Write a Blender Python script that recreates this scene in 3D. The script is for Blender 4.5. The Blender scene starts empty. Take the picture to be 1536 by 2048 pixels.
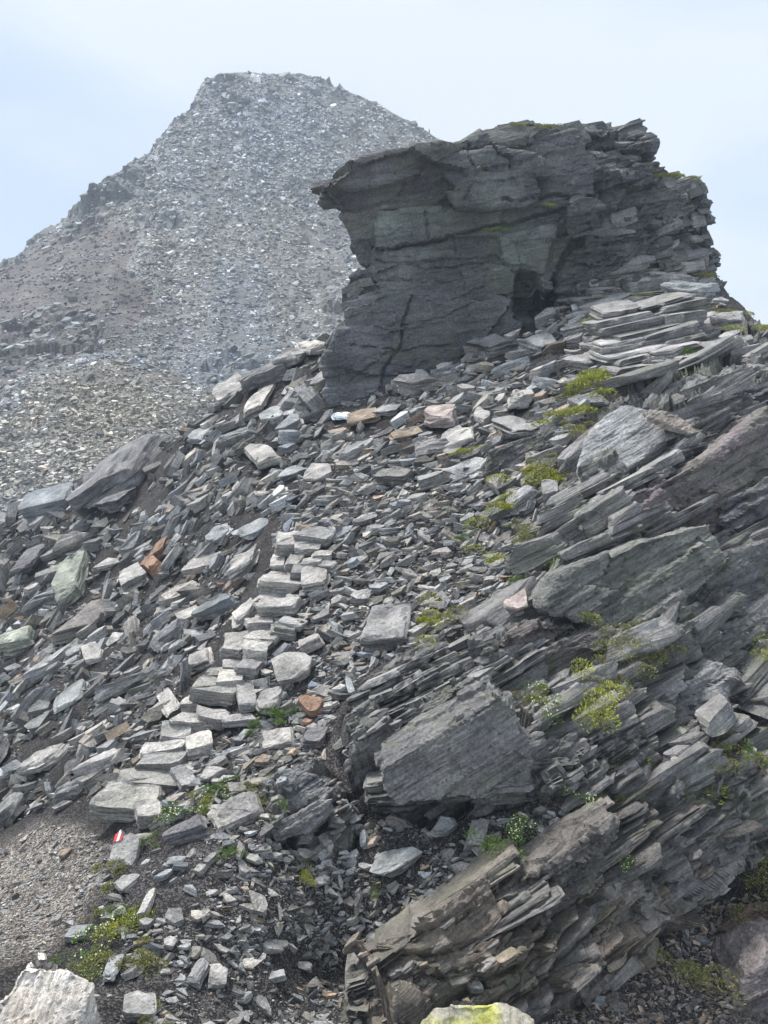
import bpy, bmesh, math, random
import numpy as np
from mathutils import Vector

# ------------------------------------------------------------------ camera, sky, sun, exposure
S = bpy.context.scene
COL = S.collection
F_PX = 1577.0                       # focal length in pixels of a 1536 x 2048 frame
PITCH = math.radians(14.4)
cam_data = bpy.data.cameras.new('camera')
cam_data.sensor_fit = 'VERTICAL'; cam_data.sensor_height = 24.0
cam_data.lens = F_PX / 2048 * 24.0
cam_data.clip_start = 0.05; cam_data.clip_end = 3000
cam = bpy.data.objects.new('camera', cam_data); COL.objects.link(cam)
cam.location = (0, 0, 0); cam.rotation_euler = (math.pi/2 - PITCH, 0, 0)
S.camera = cam

SUN_EL, SUN_AZ = 56.0, -38.0        # azimuth measured from +Y (away from the camera), negative = to the left
world = bpy.data.worlds.new('World'); S.world = world; world.use_nodes = True
wn = world.node_tree.nodes; wl = world.node_tree.links
wn.clear()
def wnode(t, **kw):
    n = wn.new(t)
    for k, v in kw.items(): setattr(n, k, v)
    return n
w_out = wnode('ShaderNodeOutputWorld')
sky = wnode('ShaderNodeTexSky', sky_type='NISHITA', sun_disc=False)
sky.sun_elevation = math.radians(SUN_EL); sky.sun_rotation = math.radians(SUN_AZ)
sky.altitude = 2600; sky.air_density = 1.0; sky.dust_density = 1.5
bg_sky = wnode('ShaderNodeBackground'); bg_sky.inputs['Strength'].default_value = 0.05
bg_cl = wnode('ShaderNodeBackground'); bg_cl.inputs['Strength'].default_value = .31
mixw = wnode('ShaderNodeMixShader')
tc = wnode('ShaderNodeTexCoord')
nz = wnode('ShaderNodeTexNoise'); nz.inputs['Scale'].default_value = 1.7; nz.inputs['Detail'].default_value = 4; nz.inputs['Roughness'].default_value = .5
mp = wnode('ShaderNodeMapping'); mp.inputs['Scale'].default_value = (1, 1, 2.4); mp.inputs['Location'].default_value = (3.1, 0.4, 1.9)
rampf = wnode('ShaderNodeValToRGB')
rampf.color_ramp.elements[0].position = .40; rampf.color_ramp.elements[0].color = (0.62, 0.735, 0.90, 1)
rampf.color_ramp.elements[1].position = .60; rampf.color_ramp.elements[1].color = (0.88, 0.92, 0.955, 1)
sep = wnode('ShaderNodeSeparateXYZ')
zr = wnode('ShaderNodeMapRange'); zr.inputs['From Min'].default_value = .25; zr.inputs['From Max'].default_value = 1.0
zr.inputs['To Min'].default_value = 1.0; zr.inputs['To Max'].default_value = 1.35
mulw = wnode('ShaderNodeVectorMath', operation='SCALE')
wl.new(tc.outputs['Generated'], mp.inputs['Vector']); wl.new(mp.outputs[0], nz.inputs['Vector'])
wl.new(nz.outputs['Fac'], rampf.inputs['Fac'])
wl.new(tc.outputs['Generated'], sep.inputs[0]); wl.new(sep.outputs['Z'], zr.inputs['Value'])
wl.new(rampf.outputs['Color'], mulw.inputs[0]); wl.new(zr.outputs[0], mulw.inputs['Scale'])
wl.new(mulw.outputs[0], bg_cl.inputs['Color'])
wl.new(sky.outputs[0], bg_sky.inputs['Color'])
mixw.inputs['Fac'].default_value = .90
wl.new(bg_sky.outputs[0], mixw.inputs[1]); wl.new(bg_cl.outputs[0], mixw.inputs[2])
wl.new(mixw.outputs[0], w_out.inputs['Surface'])

sun_d = bpy.data.lights.new('sun', 'SUN'); sun_d.energy = 1.5; sun_d.angle = math.radians(14); sun_d.color = (1.0, .95, .88)
sun = bpy.data.objects.new('sun', sun_d); COL.objects.link(sun)
_el, _az = math.radians(SUN_EL), math.radians(SUN_AZ)
sdir = Vector((math.sin(_az)*math.cos(_el), math.cos(_az)*math.cos(_el), math.sin(_el)))
sun.rotation_euler = sdir.to_track_quat('Z', 'Y').to_euler()
S.view_settings.view_transform = 'Standard'; S.view_settings.look = 'None'
S.view_settings.exposure = 1.8; S.view_settings.gamma = 1.0; S.view_settings.use_curve_mapping = False
S.cycles.max_bounces = 5; S.cycles.diffuse_bounces = 1; S.cycles.glossy_bounces = 2
S.cycles.volume_bounces = 0; S.cycles.caustics_reflective = False; S.cycles.caustics_refractive = False

# ------------------------------------------------------------------ maths helpers
rng = np.random.default_rng(7)
FW = np.array([0, math.cos(PITCH), -math.sin(PITCH)]); UP = np.array([0, math.sin(PITCH), math.cos(PITCH)]); RT = np.array([1., 0, 0])
def ray(px, py):
    px = np.asarray(px, float); py = np.asarray(py, float)
    return FW + ((px-768)/F_PX)[..., None]*RT + ((1024-py)/F_PX)[..., None]*UP
def unit(v):
    v = np.asarray(v, float); return v/np.maximum(np.linalg.norm(v, axis=-1, keepdims=True), 1e-9)
def inpoly(px, py, poly):
    px = np.asarray(px, float); py = np.asarray(py, float); r = np.zeros(px.shape, bool); n = len(poly)
    for i in range(n):
        x0, y0 = poly[i]; x1, y1 = poly[(i+1) % n]
        if y0 == y1: continue
        c = ((y0 > py) != (y1 > py)) & (px < (x1-x0)*(py-y0)/(y1-y0)+x0)
        r ^= c
    return r
def hsh(*ints):
    h = np.zeros(np.broadcast(*ints).shape, np.uint64)
    with np.errstate(over='ignore'):
        for k, v in enumerate(ints):
            h = (h ^ (np.asarray(v).astype(np.int64).astype(np.uint64)*np.uint64(0x9E3779B97F4A7C15))) * np.uint64(0xBF58476D1CE4E5B9)
            h ^= h >> np.uint64(29)
        h = h*np.uint64(0x94D049BB133111EB); h ^= h >> np.uint64(32)
    return (h & np.uint64(0xFFFFFF)).astype(np.float64)/float(0xFFFFFF)
def vnoise(P, seed=0):
    """value noise, -1..1"""
    i = np.floor(P).astype(np.int64); f = P-i; f = f*f*(3-2*f)
    r = 0
    for a in (0, 1):
        for b in (0, 1):
            for c in (0, 1):
                w = (f[..., 0] if a else 1-f[..., 0])*(f[..., 1] if b else 1-f[..., 1])*(f[..., 2] if c else 1-f[..., 2])
                r = r + w*hsh(i[..., 0]+a, i[..., 1]+b, i[..., 2]+c, seed)
    return r*2-1
def fbm(P, oct=4, seed=0):
    r = 0; a = 1.; t = 0
    for k in range(oct):
        r = r + a*vnoise(P*(2**k)+17.3*k, seed+k); t += a; a *= .5
    return r/t
def frame_of(rise_deg, back_rise, twist=0.):
    """foliation frame: a runs along the trace (rising to the right), b runs back, n is the bed normal"""
    r = math.radians(rise_deg)
    a = np.array([math.cos(r), math.sin(math.radians(twist)), math.sin(r)]); a = unit(a)
    b = unit(np.array([0, 1., back_rise])); b = unit(b - a*np.dot(a, b))
    return a, b, np.cross(a, b)
FOL = frame_of(29, -.30, 6); FOLC = frame_of(11, .06, 4)
def strata(P, fr, thick, L, seed, warp=.35):
    """layered, jointed offsets 0..1: each bed is broken into blocks of its own standing out"""
    a, b, n = fr
    w = fbm(P*.45/ max(L, .2), 2, seed+50)*warp*thick*2
    s = (P@n + w)/thick
    k = np.floor(s)
    Lk = L*(.6+.9*hsh(k, seed+1))
    ia = np.floor((P@a + hsh(k, seed+2)*9+w)/Lk); ib = np.floor((P@b + hsh(k, seed+3)*9)/Lk)
    h = hsh(k, ia, ib, seed+4)
    fs = s-k
    groove = np.clip(1-np.minimum(fs, 1-fs)/.10, 0, 1)
    return h, groove

def facets(P, fr, size, seed, lean=1.6):
    """broken planar facets: each cell stands out by its own amount and leans its own way, -1..1"""
    a, b, n = fr; Q = np.stack([P@a/size[0], P@b/size[1], P@n/size[2]], -1); I = np.floor(Q).astype(np.int64)
    best = np.full(len(Q), 1e9); out = np.zeros(len(Q))
    for i in (-1, 0, 1):
        for j in (-1, 0, 1):
            for k in (-1, 0, 1):
                c = I+np.array([i, j, k]); ji = np.stack([hsh(c[:, 0], c[:, 1], c[:, 2], seed+q) for q in range(3)], -1)
                dv = Q-(c+ji); d = (dv**2).sum(-1); m = d < best
                g = np.stack([hsh(c[:, 0], c[:, 1], c[:, 2], seed+7+q) for q in range(3)], -1)-.5
                h = hsh(c[:, 0], c[:, 1], c[:, 2], seed+5)*2-1
                best = np.where(m, d, best); out = np.where(m, h+lean*(dv*g).sum(-1), out)
    return out
# thin-plate depth fields (log depth over the picture plane) give the lie of the land as seen from the path
class Field:
    def __init__(s, pts):
        p = np.array(pts, float); s.c = p[:, :2]/500.; v = np.log(p[:, 2]); n = len(p)
        A = np.zeros((n+3, n+3)); d = np.linalg.norm(s.c[:, None]-s.c[None], axis=-1)
        A[:n, :n] = s.k(d)+np.eye(n)*.02; A[:n, n] = 1; A[:n, n+1:] = s.c; A[n, :n] = 1; A[n+1:, :n] = s.c.T
        s.w = np.linalg.solve(A, np.r_[v, 0, 0, 0])
    @staticmethod
    def k(r): return r*r*np.log(r+1e-9)
    def __call__(s, px, py):
        q = np.stack([np.asarray(px, float), np.asarray(py, float)], -1)/500.; sh = q.shape[:-1]; q = q.reshape(-1, 2)
        out = np.empty(len(q)); n = len(s.c)
        for i in range(0, len(q), 40000):
            qq = q[i:i+40000]; d = np.linalg.norm(qq[:, None]-s.c[None], axis=-1)
            out[i:i+40000] = s.k(d)@s.w[:n]+s.w[n]+qq@s.w[n+1:]
        return np.exp(out).reshape(sh)
NEAR = Field([(-300,2300,3.2),(0,2300,3.4),(768,2300,4.0),(1536,2300,4.3),(1900,2300,4.4),
 (-300,2048,4.8),(0,2048,4.4),(400,2048,4.6),(768,2048,5.0),(1150,2048,5.1),(1536,2048,5.3),(1850,2048,5.5),
 (-300,1850,7.4),(0,1850,5.9),(200,1850,5.5),(500,1850,5.3),(690,1950,5.7),(900,1850,5.3),(1200,1850,5.5),(1450,1850,6.2),(1850,1850,6.2),
 (0,1640,8.5),(150,1640,7.2),(300,1640,6.5),(500,1640,6.1),(700,1640,6.2),(950,1650,5.95),(1250,1650,5.9),(1536,1650,6.1),
 (0,1450,11.5),(200,1450,9),(400,1450,7.6),(600,1450,7.2),(850,1450,6.7),(1000,1400,6.8),(1250,1450,6.6),(1536,1450,6.8),
 (-300,1300,20),(0,1300,14.5),(250,1300,11.3),(500,1300,8.8),(700,1300,8.1),(950,1300,7.5),(1250,1300,7.2),(1536,1300,7.3),(1850,1300,7.6),
 (0,1120,18),(250,1120,14.5),(450,1120,11.6),(600,1120,10),(800,1120,9.5),(1000,1120,8.9),(1150,1120,8.1),(1350,1120,7.8),(1536,1120,8.0),
 (250,960,18),(450,960,14),(650,960,12.2),(850,960,11.3),(1050,960,10),(1200,960,9),(1400,960,8.7),(1536,960,8.9),
 (480,800,17.5),(650,830,15.2),(850,830,13.5),(1050,830,12),(1200,830,10.7),(1400,830,9.7),(1536,830,9.7),
 (640,690,18),(720,780,15.9),(900,710,15.8),(1060,660,15.8),(1060,740,14),(1250,740,12.2),(1450,740,11),(1536,740,10.7),(1850,760,10.6),(2350,2200,5.5),(2350,1850,6.6),(2350,1450,8.),(2350,1120,10.),(2350,960,12.),
 (1200,560,17.2),(1300,600,15.5),(1400,640,13.8),(1536,660,13.4),(1400,540,17)])
FAR = Field([(0,530,95),(200,380,105),(300,305,110),(435,147,125),(640,152,128),(800,225,125),(925,288,122),(1300,560,112),(-400,760,80),
 (0,700,62),(130,650,68),(0,850,47),(0,1000,38),(-400,1000,40),(200,900,42),(200,750,55),(300,600,75),(300,800,50),(500,750,58),(500,600,75),
 (450,450,95),(650,650,72),(650,450,98),(640,300,112),(450,250,114),(800,700,70),(800,400,105),(300,450,92),(150,530,84),(600,800,50),
 (0,1120,32),(600,1120,32),(1300,1120,50),(1300,800,75)])
def lerp_line(pts):
    p = np.array(pts, float); return lambda x: np.interp(x, p[:, 0], p[:, 1])
near_top = lerp_line([(-400,1230),(-200,1150),(0,1052),(80,1005),(150,962),(230,935),(300,900),(380,862),(440,815),(480,775),(560,735),(600,705),(650,665),(700,690),
 (900,640),(1060,580),(1150,520),(1250,490),(1330,500),(1400,540),(1460,600),(1500,632),(1536,652),(1700,740),(1900,800),(2400,980)])
far_top = lerp_line([(-500,840),(-200,650),(0,530),(45,500),(90,468),(130,440),(160,415),(190,392),(200,375),(225,352),(262,325),(300,306),(312,280),(345,247),(356,228),(385,205),(400,178),(420,158),
 (436,148),(480,146),(530,153),(600,151),(640,153),(660,168),(690,190),(730,206),(760,220),(795,242),(850,264),(880,280),(925,298),(1000,335),(1100,420),(1300,560),(1500,700)])

class Sheet:
    """a relief sheet: columns by x, rows from the bottom line up to a crest line, then over the crest and down the back"""
    def __init__(s, field, top, x0, x1, nx, ybot, ny):
        s.x0, s.x1, s.nx, s.ny, s.ybot, s.top = x0, x1, nx, ny, ybot, top
        X = np.linspace(x0, x1, nx); T = np.linspace(0, 1, ny)
        s.PX = np.repeat(X[:, None], ny, 1); tp = top(X)[:, None]
        s.PY = ybot+(tp-ybot)*T[None]
        d = field(s.PX, s.PY)
        s.P = ray(s.PX, s.PY)*d[..., None]
        s.N = s.normals(s.P)
    @staticmethod
    def normals(P):
        du = np.gradient(P, axis=0); dv = np.gradient(P, axis=1)
        n = unit(np.cross(du, dv)); n[(n*P).sum(-1) > 0] *= -1
        return n
    def sample(s, px, py, A):
        px = np.asarray(px, float); py = np.asarray(py, float)
        u = np.clip((px-s.x0)/(s.x1-s.x0)*(s.nx-1), 0, s.nx-1.001)
        t = (py-s.ybot)/(s.top(px)-s.ybot); v = np.clip(t*(s.ny-1), 0, s.ny-1.001)
        i = u.astype(int); j = v.astype(int); fu = (u-i)[..., None]; fv = (v-j)[..., None]
        return (A[i, j]*(1-fu)+A[i+1, j]*fu)*(1-fv)+(A[i, j+1]*(1-fu)+A[i+1, j+1]*fu)*fv
def mesh_from(name, V, Fc, rco=None, tint=None, mat=None, smooth=False):
    me = bpy.data.meshes.new(name)
    V = np.ascontiguousarray(V, np.float32); Fc = np.ascontiguousarray(Fc, np.int32); k = Fc.shape[1]
    me.vertices.add(len(V)); me.vertices.foreach_set('co', V.ravel())
    me.loops.add(Fc.size); me.loops.foreach_set('vertex_index', Fc.ravel())
    me.polygons.add(len(Fc)); me.polygons.foreach_set('loop_start', np.arange(0, Fc.size, k, dtype=np.int32))
    if smooth: me.polygons.foreach_set('use_smooth', np.ones(len(Fc), bool))
    else: me.polygons.foreach_set('use_smooth', np.zeros(len(Fc), bool))
    if rco is not None:
        a = me.attributes.new('rco', 'FLOAT_VECTOR', 'POINT'); a.data.foreach_set('vector', np.ascontiguousarray(rco, np.float32).ravel())
    if tint is not None:
        t = np.ones((len(V), 4), np.float32); t[:, :3] = tint
        a = me.attributes.new('tint', 'FLOAT_COLOR', 'POINT'); a.data.foreach_set('color', t.ravel())
    me.update(calc_edges=True); me.validate()
    if mat: me.materials.append(mat)
    return me
def link(name, me, parent=None, loc=None):
    o = bpy.data.objects.new(name, me); COL.objects.link(o)
    if parent is not None: o.parent = parent
    if loc is not None: o.location = loc
    return o
def tag(o, label=None, cat=None, group=None, kind=None):
    if label: o['label'] = label
    if cat: o['category'] = cat
    if group: o['group'] = group
    if kind: o['kind'] = kind
    return o
def empty(name, loc):
    o = bpy.data.objects.new(name, None); COL.objects.link(o); o.location = loc; o.empty_display_size = .1
    return o

# ------------------------------------------------------------------ materials
def rock_material(name, lichen=.25, bump=1.0, streak=1.0, gain=1.0, scale=1.0, lam=9, big_k=1.0):
    m = bpy.data.materials.new(name); m.use_nodes = True; n = m.node_tree.nodes; l = m.node_tree.links
    b = n['Principled BSDF']; b.inputs['Roughness'].default_value = .78; b.inputs['Specular IOR Level'].default_value = .35
    at = n.new('ShaderNodeAttribute'); at.attribute_name = 'rco'
    ti = n.new('ShaderNodeAttribute'); ti.attribute_name = 'tint'
    def noise(sc, det, rough=.6, vec=None, stretch=None, dist=0.):
        x = n.new('ShaderNodeTexNoise'); x.inputs['Scale'].default_value = sc*scale; x.inputs['Detail'].default_value = det
        x.inputs['Roughness'].default_value = rough; x.inputs['Distortion'].default_value = dist
        if stretch:
            mpp = n.new('ShaderNodeMapping'); mpp.inputs['Scale'].default_value = stretch; l.new(at.outputs['Vector'], mpp.inputs['Vector']); l.new(mpp.outputs[0], x.inputs['Vector'])
        else: l.new(at.outputs['Vector'], x.inputs['Vector'])
        return x.outputs['Fac']
    def ramp(fac, *st):
        r = n.new('ShaderNodeValToRGB'); e = r.color_ramp.elements
        while len(e) < len(st): e.new(.5)
        for q, (p, c) in zip(e, st): q.position = p; q.color = (c, c, c, 1) if not isinstance(c, tuple) else (*c, 1)
        l.new(fac, r.inputs['Fac']); return r.outputs['Color']
    def mix(t, f, a, c):
        x = n.new('ShaderNodeMix'); x.data_type = 'RGBA'; x.blend_type = t
        for s_, v in ((x.inputs[0], f), (x.inputs[6], a), (x.inputs[7], c)):
            if hasattr(v, 'links'): l.new(v, s_)
            elif isinstance(v, tuple): s_.default_value = (*v, 1)
            else: s_.default_value = v
        return x.outputs[2]
    big = noise(2.1, 5, .65); st = noise(3.0, 6, .7, stretch=(1, 1, lam), dist=.4); fine = noise(38, 3, .7); speck = noise(85, 1, .5)
    base = ramp(big, (.30, (.150*gain, .153*gain, .158*gain)), (.52, (.245*gain, .246*gain, .247*gain)), (.70, (.37*gain, .368*gain, .36*gain)))
    s2 = ramp(st, (.36, .38), (.47, .95), (.53, 1.05), (.66, 1.5))
    col = mix('MULTIPLY', .75*streak, base, s2)
    col = mix('MULTIPLY', .7, col, ramp(fine, (.33, .5), (.5, 1.), (.7, 1.45)))
    col = mix('MULTIPLY', 1., col, ti.outputs['Color']); col = mix('MULTIPLY', 1., col, (1.035, 1.0, .965))
    if lichen > 0:
        lf = noise(1.25, 6, .72); lm = ramp(lf, (.50, 0.), (.60, 1.))
        x = n.new('ShaderNodeMath'); x.operation = 'MULTIPLY'; l.new(lm, x.inputs[0]); x.inputs[1].default_value = lichen
        col = mix('MIX', x.outputs[0], col, (.165, .185, .115))
        wf = ramp(noise(9, 4, .75), (.60, 0.), (.66, 1.)); y = n.new('ShaderNodeMath'); y.operation = 'MULTIPLY'; l.new(wf, y.inputs[0]); y.inputs[1].default_value = min(1, lichen*1.1)
        col = mix('MIX', y.outputs[0], col, (.36, .38, .33))
    sp = ramp(speck, (.66, 0.), (.72, 1.)); z = n.new('ShaderNodeMath'); z.operation = 'MULTIPLY'; l.new(sp, z.inputs[0]); z.inputs[1].default_value = .35
    col = mix('MIX', z.outputs[0], col, (.5, .5, .5))
    l.new(col, b.inputs['Base Color'])
    ad = n.new('ShaderNodeMath'); ad.operation = 'MULTIPLY_ADD'; l.new(st, ad.inputs[0]); ad.inputs[1].default_value = 1.6; l.new(noise(14, 7, .72), ad.inputs[2])
    bp = n.new('ShaderNodeBump'); bp.inputs['Strength'].default_value = min(1, .75*bump); bp.inputs['Distance'].default_value = .035*bump/scale
    l.new(ad.outputs[0], bp.inputs['Height']); l.new(bp.outputs[0], b.inputs['Normal'])
    return m
M_STONE = rock_material('schist_stone', .16, 1.25, gain=1.36)
M_BED = rock_material('schist_bedrock', .38, 1.1, lam=15, gain=1.14)
M_CRAG = rock_material('crag_schist', .34, 1.5, .6, scale=.6, lam=5)
M_FAR = rock_material('far_schist', .12, 1.0, .6, scale=.16)
M_QUARTZ = rock_material('quartz', 0.0, 1.2, .55, 1.0)
def soil_material():
    m = bpy.data.materials.new('stony_soil'); m.use_nodes = True; n = m.node_tree.nodes; l = m.node_tree.links
    b = n['Principled BSDF']; b.inputs['Roughness'].default_value = .95; b.inputs['Specular IOR Level'].default_value = .2
    at = n.new('ShaderNodeAttribute'); at.attribute_name = 'rco'; ti = n.new('ShaderNodeAttribute'); ti.attribute_name = 'tint'
    v = n.new('ShaderNodeTexVoronoi'); v.inputs['Scale'].default_value = 85; l.new(at.outputs['Vector'], v.inputs['Vector'])
    q = n.new('ShaderNodeTexNoise'); q.inputs['Scale'].default_value = 6; q.inputs['Detail'].default_value = 8; q.inputs['Roughness'].default_value = .7; l.new(at.outputs['Vector'], q.inputs['Vector'])
    r = n.new('ShaderNodeValToRGB'); r.color_ramp.elements[0].position = .45; r.color_ramp.elements[0].color = (.5, .5, .5, 1); r.color_ramp.elements[1].color = (2.3, 2.3, 2.35, 1); r.color_ramp.elements[1].position = .95
    sx = n.new('ShaderNodeSeparateColor'); l.new(v.outputs['Color'], sx.inputs[0]); l.new(sx.outputs[0], r.inputs['Fac'])
    r2 = n.new('ShaderNodeValToRGB'); r2.color_ramp.elements[0].position = .3; r2.color_ramp.elements[0].color = (.6, .58, .56, 1); r2.color_ramp.elements[1].position = .7; r2.color_ramp.elements[1].color = (1.3, 1.3, 1.3, 1)
    l.new(q.outputs['Fac'], r2.inputs['Fac'])
    def mul(a, c):
        x = n.new('ShaderNodeMix'); x.data_type = 'RGBA'; x.blend_type = 'MULTIPLY'; x.inputs[0].default_value = 1; l.new(a, x.inputs[6]); l.new(c, x.inputs[7]); return x.outputs[2]
    l.new(mul(mul(r.outputs[0], r2.outputs[0]), ti.outputs['Color']), b.inputs['Base Color'])
    a = n.new('ShaderNodeMath'); a.operation = 'ADD'; l.new(v.outputs['Distance'], a.inputs[0]); l.new(q.outputs['Fac'], a.inputs[1])
    bp = n.new('ShaderNodeBump'); bp.inputs['Strength'].default_value = .8; bp.inputs['Distance'].default_value = .012; l.new(a.outputs[0], bp.inputs['Height']); l.new(bp.outputs[0], b.inputs['Normal'])
    return m
M_SOIL = soil_material()
def plain(name, col, rough=.8, var=.3, sss=0):
    m = bpy.data.materials.new(name); m.use_nodes = True; n = m.node_tree.nodes; l = m.node_tree.links
    b = n['Principled BSDF']; b.inputs['Roughness'].default_value = rough
    q = n.new('ShaderNodeTexNoise'); q.inputs['Scale'].default_value = 30; q.inputs['Detail'].default_value = 4
    t = n.new('ShaderNodeTexCoord'); l.new(t.outputs['Object'], q.inputs['Vector'])
    r = n.new('ShaderNodeValToRGB'); r.color_ramp.elements[0].position = .3; r.color_ramp.elements[1].position = .7
    r.color_ramp.elements[0].color = tuple(c*(1-var) for c in col)+(1,); r.color_ramp.elements[1].color = tuple(min(1, c*(1+var)) for c in col)+(1,)
    l.new(q.outputs['Fac'], r.inputs['Fac']); l.new(r.outputs[0], b.inputs['Base Color'])
    return m

# ------------------------------------------------------------------ stone shapes
def subdiv(V, T):
    """midpoint subdivision of a triangle mesh"""
    e = np.concatenate([T[:, [0, 1]], T[:, [1, 2]], T[:, [2, 0]]]); es = np.sort(e, 1)
    u, inv = np.unique(es, axis=0, return_inverse=True); inv = inv.ravel()
    Mv = (V[u[:, 0]]+V[u[:, 1]])/2; n = len(T); o = len(V)
    a, b, c = o+inv[:n], o+inv[n:2*n], o+inv[2*n:]
    T2 = np.concatenate([np.c_[T[:, 0], a, c], np.c_[T[:, 1], b, a], np.c_[T[:, 2], c, b], np.c_[a, b, c]])
    return np.concatenate([V, Mv]), T2
def outline(r, n, irregular=.28, corner=0):
    """irregular outline in the unit square"""
    if corner:                       # four-sided split block with knocked-off corners
        pts = []
        for cx, cy in ((1, 1), (-1, 1), (-1, -1), (1, -1)):
            q = r.uniform(.02, .45, 2)**1.3; qx, qy = q
            p1 = (cx*.5, cy*(.5-qy*.5)); p2 = (cx*(.5-qx*.5), cy*.5)
            pts += [p1, p2] if cx*cy > 0 else [p2, p1]
        p = np.array(pts)+r.uniform(-.05, .05, (8, 2)); 
        sk = r.uniform(-.75, .75)*corner; p[:, 1] *= 1; p[:, 0] += p[:, 1]*sk; p[:, 1] += p[:, 0]*r.uniform(-.15, .15)
    else:
        a = np.sort((np.arange(n)+r.uniform(-.46, .46, n))*2*math.pi/n)
        rad = .5*(1-r.uniform(0, irregular*1.6, n)); p = np.c_[np.cos(a)*rad, np.sin(a)*rad]
    p -= (p.max(0)+p.min(0))/2; p /= (p.max(0)-p.min(0))
    return p
def prism(r, o, z0, z1, cham, taper):
    n = len(o)
    sc0, sc1 = 1-taper*r.uniform(0, 1), 1-taper*r.uniform(0, 1)
    sh = r.uniform(-.06, .06, 2); rings = []
    h = z1-z0
    if cham > 0:
        rings = [(sc0*(1-cham), z0), (sc0, z0+h*.25), (sc1, z1-h*.22), (sc1*(1-cham*.8), z1)]
    else: rings = [(sc0, z0), (sc1, z1)]
    V = []
    for k, (s, z) in enumerate(rings):
        p = o*s + sh*(k/(len(rings)-1)) + r.uniform(-.018, .018, o.shape)
        V.append(np.c_[p, np.full(n, z)+r.uniform(-.04, .04, n)*h])
    V = np.concatenate(V); T = []
    for k in range(len(rings)-1):
        for i in range(n):
            j = (i+1) % n; a, b, c, d = k*n+i, k*n+j, (k+1)*n+j, (k+1)*n+i
            T += [(a, b, c), (a, c, d)]
    t0 = (len(rings)-1)*n
    T += [(0, i+1, i) for i in range(1, n-1)] + [(t0, t0+i, t0+i+1) for i in range(1, n-1)]
    return V, np.array(T)
def stone_proto(seed, style, detail):
    r = np.random.default_rng(seed)
    Vs, Ts, off = [], [], 0
    if style == 'slab': L = r.integers(1, 4) if detail else r.integers(1, 3); o = outline(r, r.integers(4, 8) if detail else r.integers(4, 6), .2) if r.random() < .65 else (outline(r, 8, corner=1) if detail else outline(r, 5, .1)); taper = .22
    elif style == 'bed':
        L = int(r.integers(1, 4)); nx_ = 7; xs = np.linspace(-.5, .5, nx_)+np.r_[0, r.uniform(-.05, .05, nx_-2), 0]
        o = np.concatenate([np.c_[xs, -.5+r.uniform(0, .16, nx_)], np.c_[xs[::-1][[0, 3, 6]]*.96, np.full(3, .5)]]); taper = .05
    elif style == 'step':
        L = int(r.integers(1, 3)); o = outline(r, 8, corner=.35); taper = .12
    elif style == 'block': L = r.integers(1, 3); o = outline(r, 8, corner=1); taper = .25
    else: L = 1; o = outline(r, r.integers(4, 6), .25); taper = .5
    zs = np.cumsum(np.r_[0, r.uniform(.4, 1.2, L)]); zs = zs/zs[-1]-.5
    for k in range(L):
        ok = o*r.uniform(.86, 1.0, 2)+r.uniform(-.05, .05, 2)+r.uniform(-.035, .035, o.shape) if L > 1 else o
        V, T = prism(r, ok, zs[k]-(.02 if k else 0), zs[k+1], r.uniform(.008, .035) if detail else 0, taper)
        Vs.append(V); Ts.append(T+off); off += len(V)
    V = np.concatenate(Vs); T = np.concatenate(Ts)
    # wedge and lean
    w = r.uniform(-.3, .3, 2); V[:, 2] *= 1+w[0]*V[:, 0]+w[1]*V[:, 1]
    if r.random() < .4: V[:, 2] += .25*V[:, 0]*r.uniform(-1, 1)
    return V, T
def chisel(V, seed, n, lo=.70):
    r = np.random.default_rng(seed+99)
    for _ in range(n):
        c = unit(np.r_[r.normal(0, 1, 2), r.normal(0, .55)]); sup = (V@c).max(); off = sup*r.uniform(lo, .98)
        o = V@c-off; m = o > 0; V = V.copy(); V[m] -= o[m][:, None]*c*r.uniform(.75, 1)
    return V
PROTO_LOW = {s: [(lambda q: (chisel(q[0], i, 8), q[1]))(stone_proto(100+i, s, 0)) for i in range(22)] for s in ('slab', 'block', 'chip')}
def hero_mesh(seed, dims, style='slab', sub=2, rough=1.0):
    """a single finely broken stone, metres"""
    V, T = stone_proto(seed, style, 1)
    for _ in range(sub): V, T = subdiv(V, T)
    V = chisel(V, seed, 9, .88 if style in ('bed', 'step') else .70)*np.asarray(dims)
    s = float(min(dims[0], dims[1]))
    off = np.array([seed*1.37 % 50, seed*2.11 % 50, seed*.77 % 50])
    d = unit(V/np.asarray(dims)**2+1e-6)
    Q = V+off
    amp = (.040*s*fbm(Q/s*2.6, 3, seed)+.012*s*vnoise(Q/s*np.array([9, 9, 24.]), seed+9))*rough
    z = V[:, 2].copy()
    V = V + d*amp[:, None]*np.array([1, 1, .55])
    V = V+d*(.034*s*facets(Q/s, (np.array([1., 0, 0]), np.array([0, 1., 0]), np.array([0, 0, 1.])), (.3, .3, .14), seed))[:, None]*rough if sub > 1 else V
    lay = max(dims[2]/5., .012); st = hsh(np.floor((z+.3*lay*vnoise(Q/s*3, seed+5))/lay), seed)-.5
    rad = unit(np.c_[V[:, :2], np.zeros(len(V))]); side = np.clip(np.hypot(V[:, 0]/dims[0], V[:, 1]/dims[1])*2.2-.5, 0, 1)
    V = V + rad*(st*min(.05*s, .4*dims[2])*side)[:, None]
    return V, T, Q
def rot_from(xa, n):
    n = unit(n); xa = xa-n*(xa*n).sum(-1, keepdims=True); xa = unit(xa); return np.stack([xa, np.cross(n, xa), n], -1)   # columns

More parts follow.
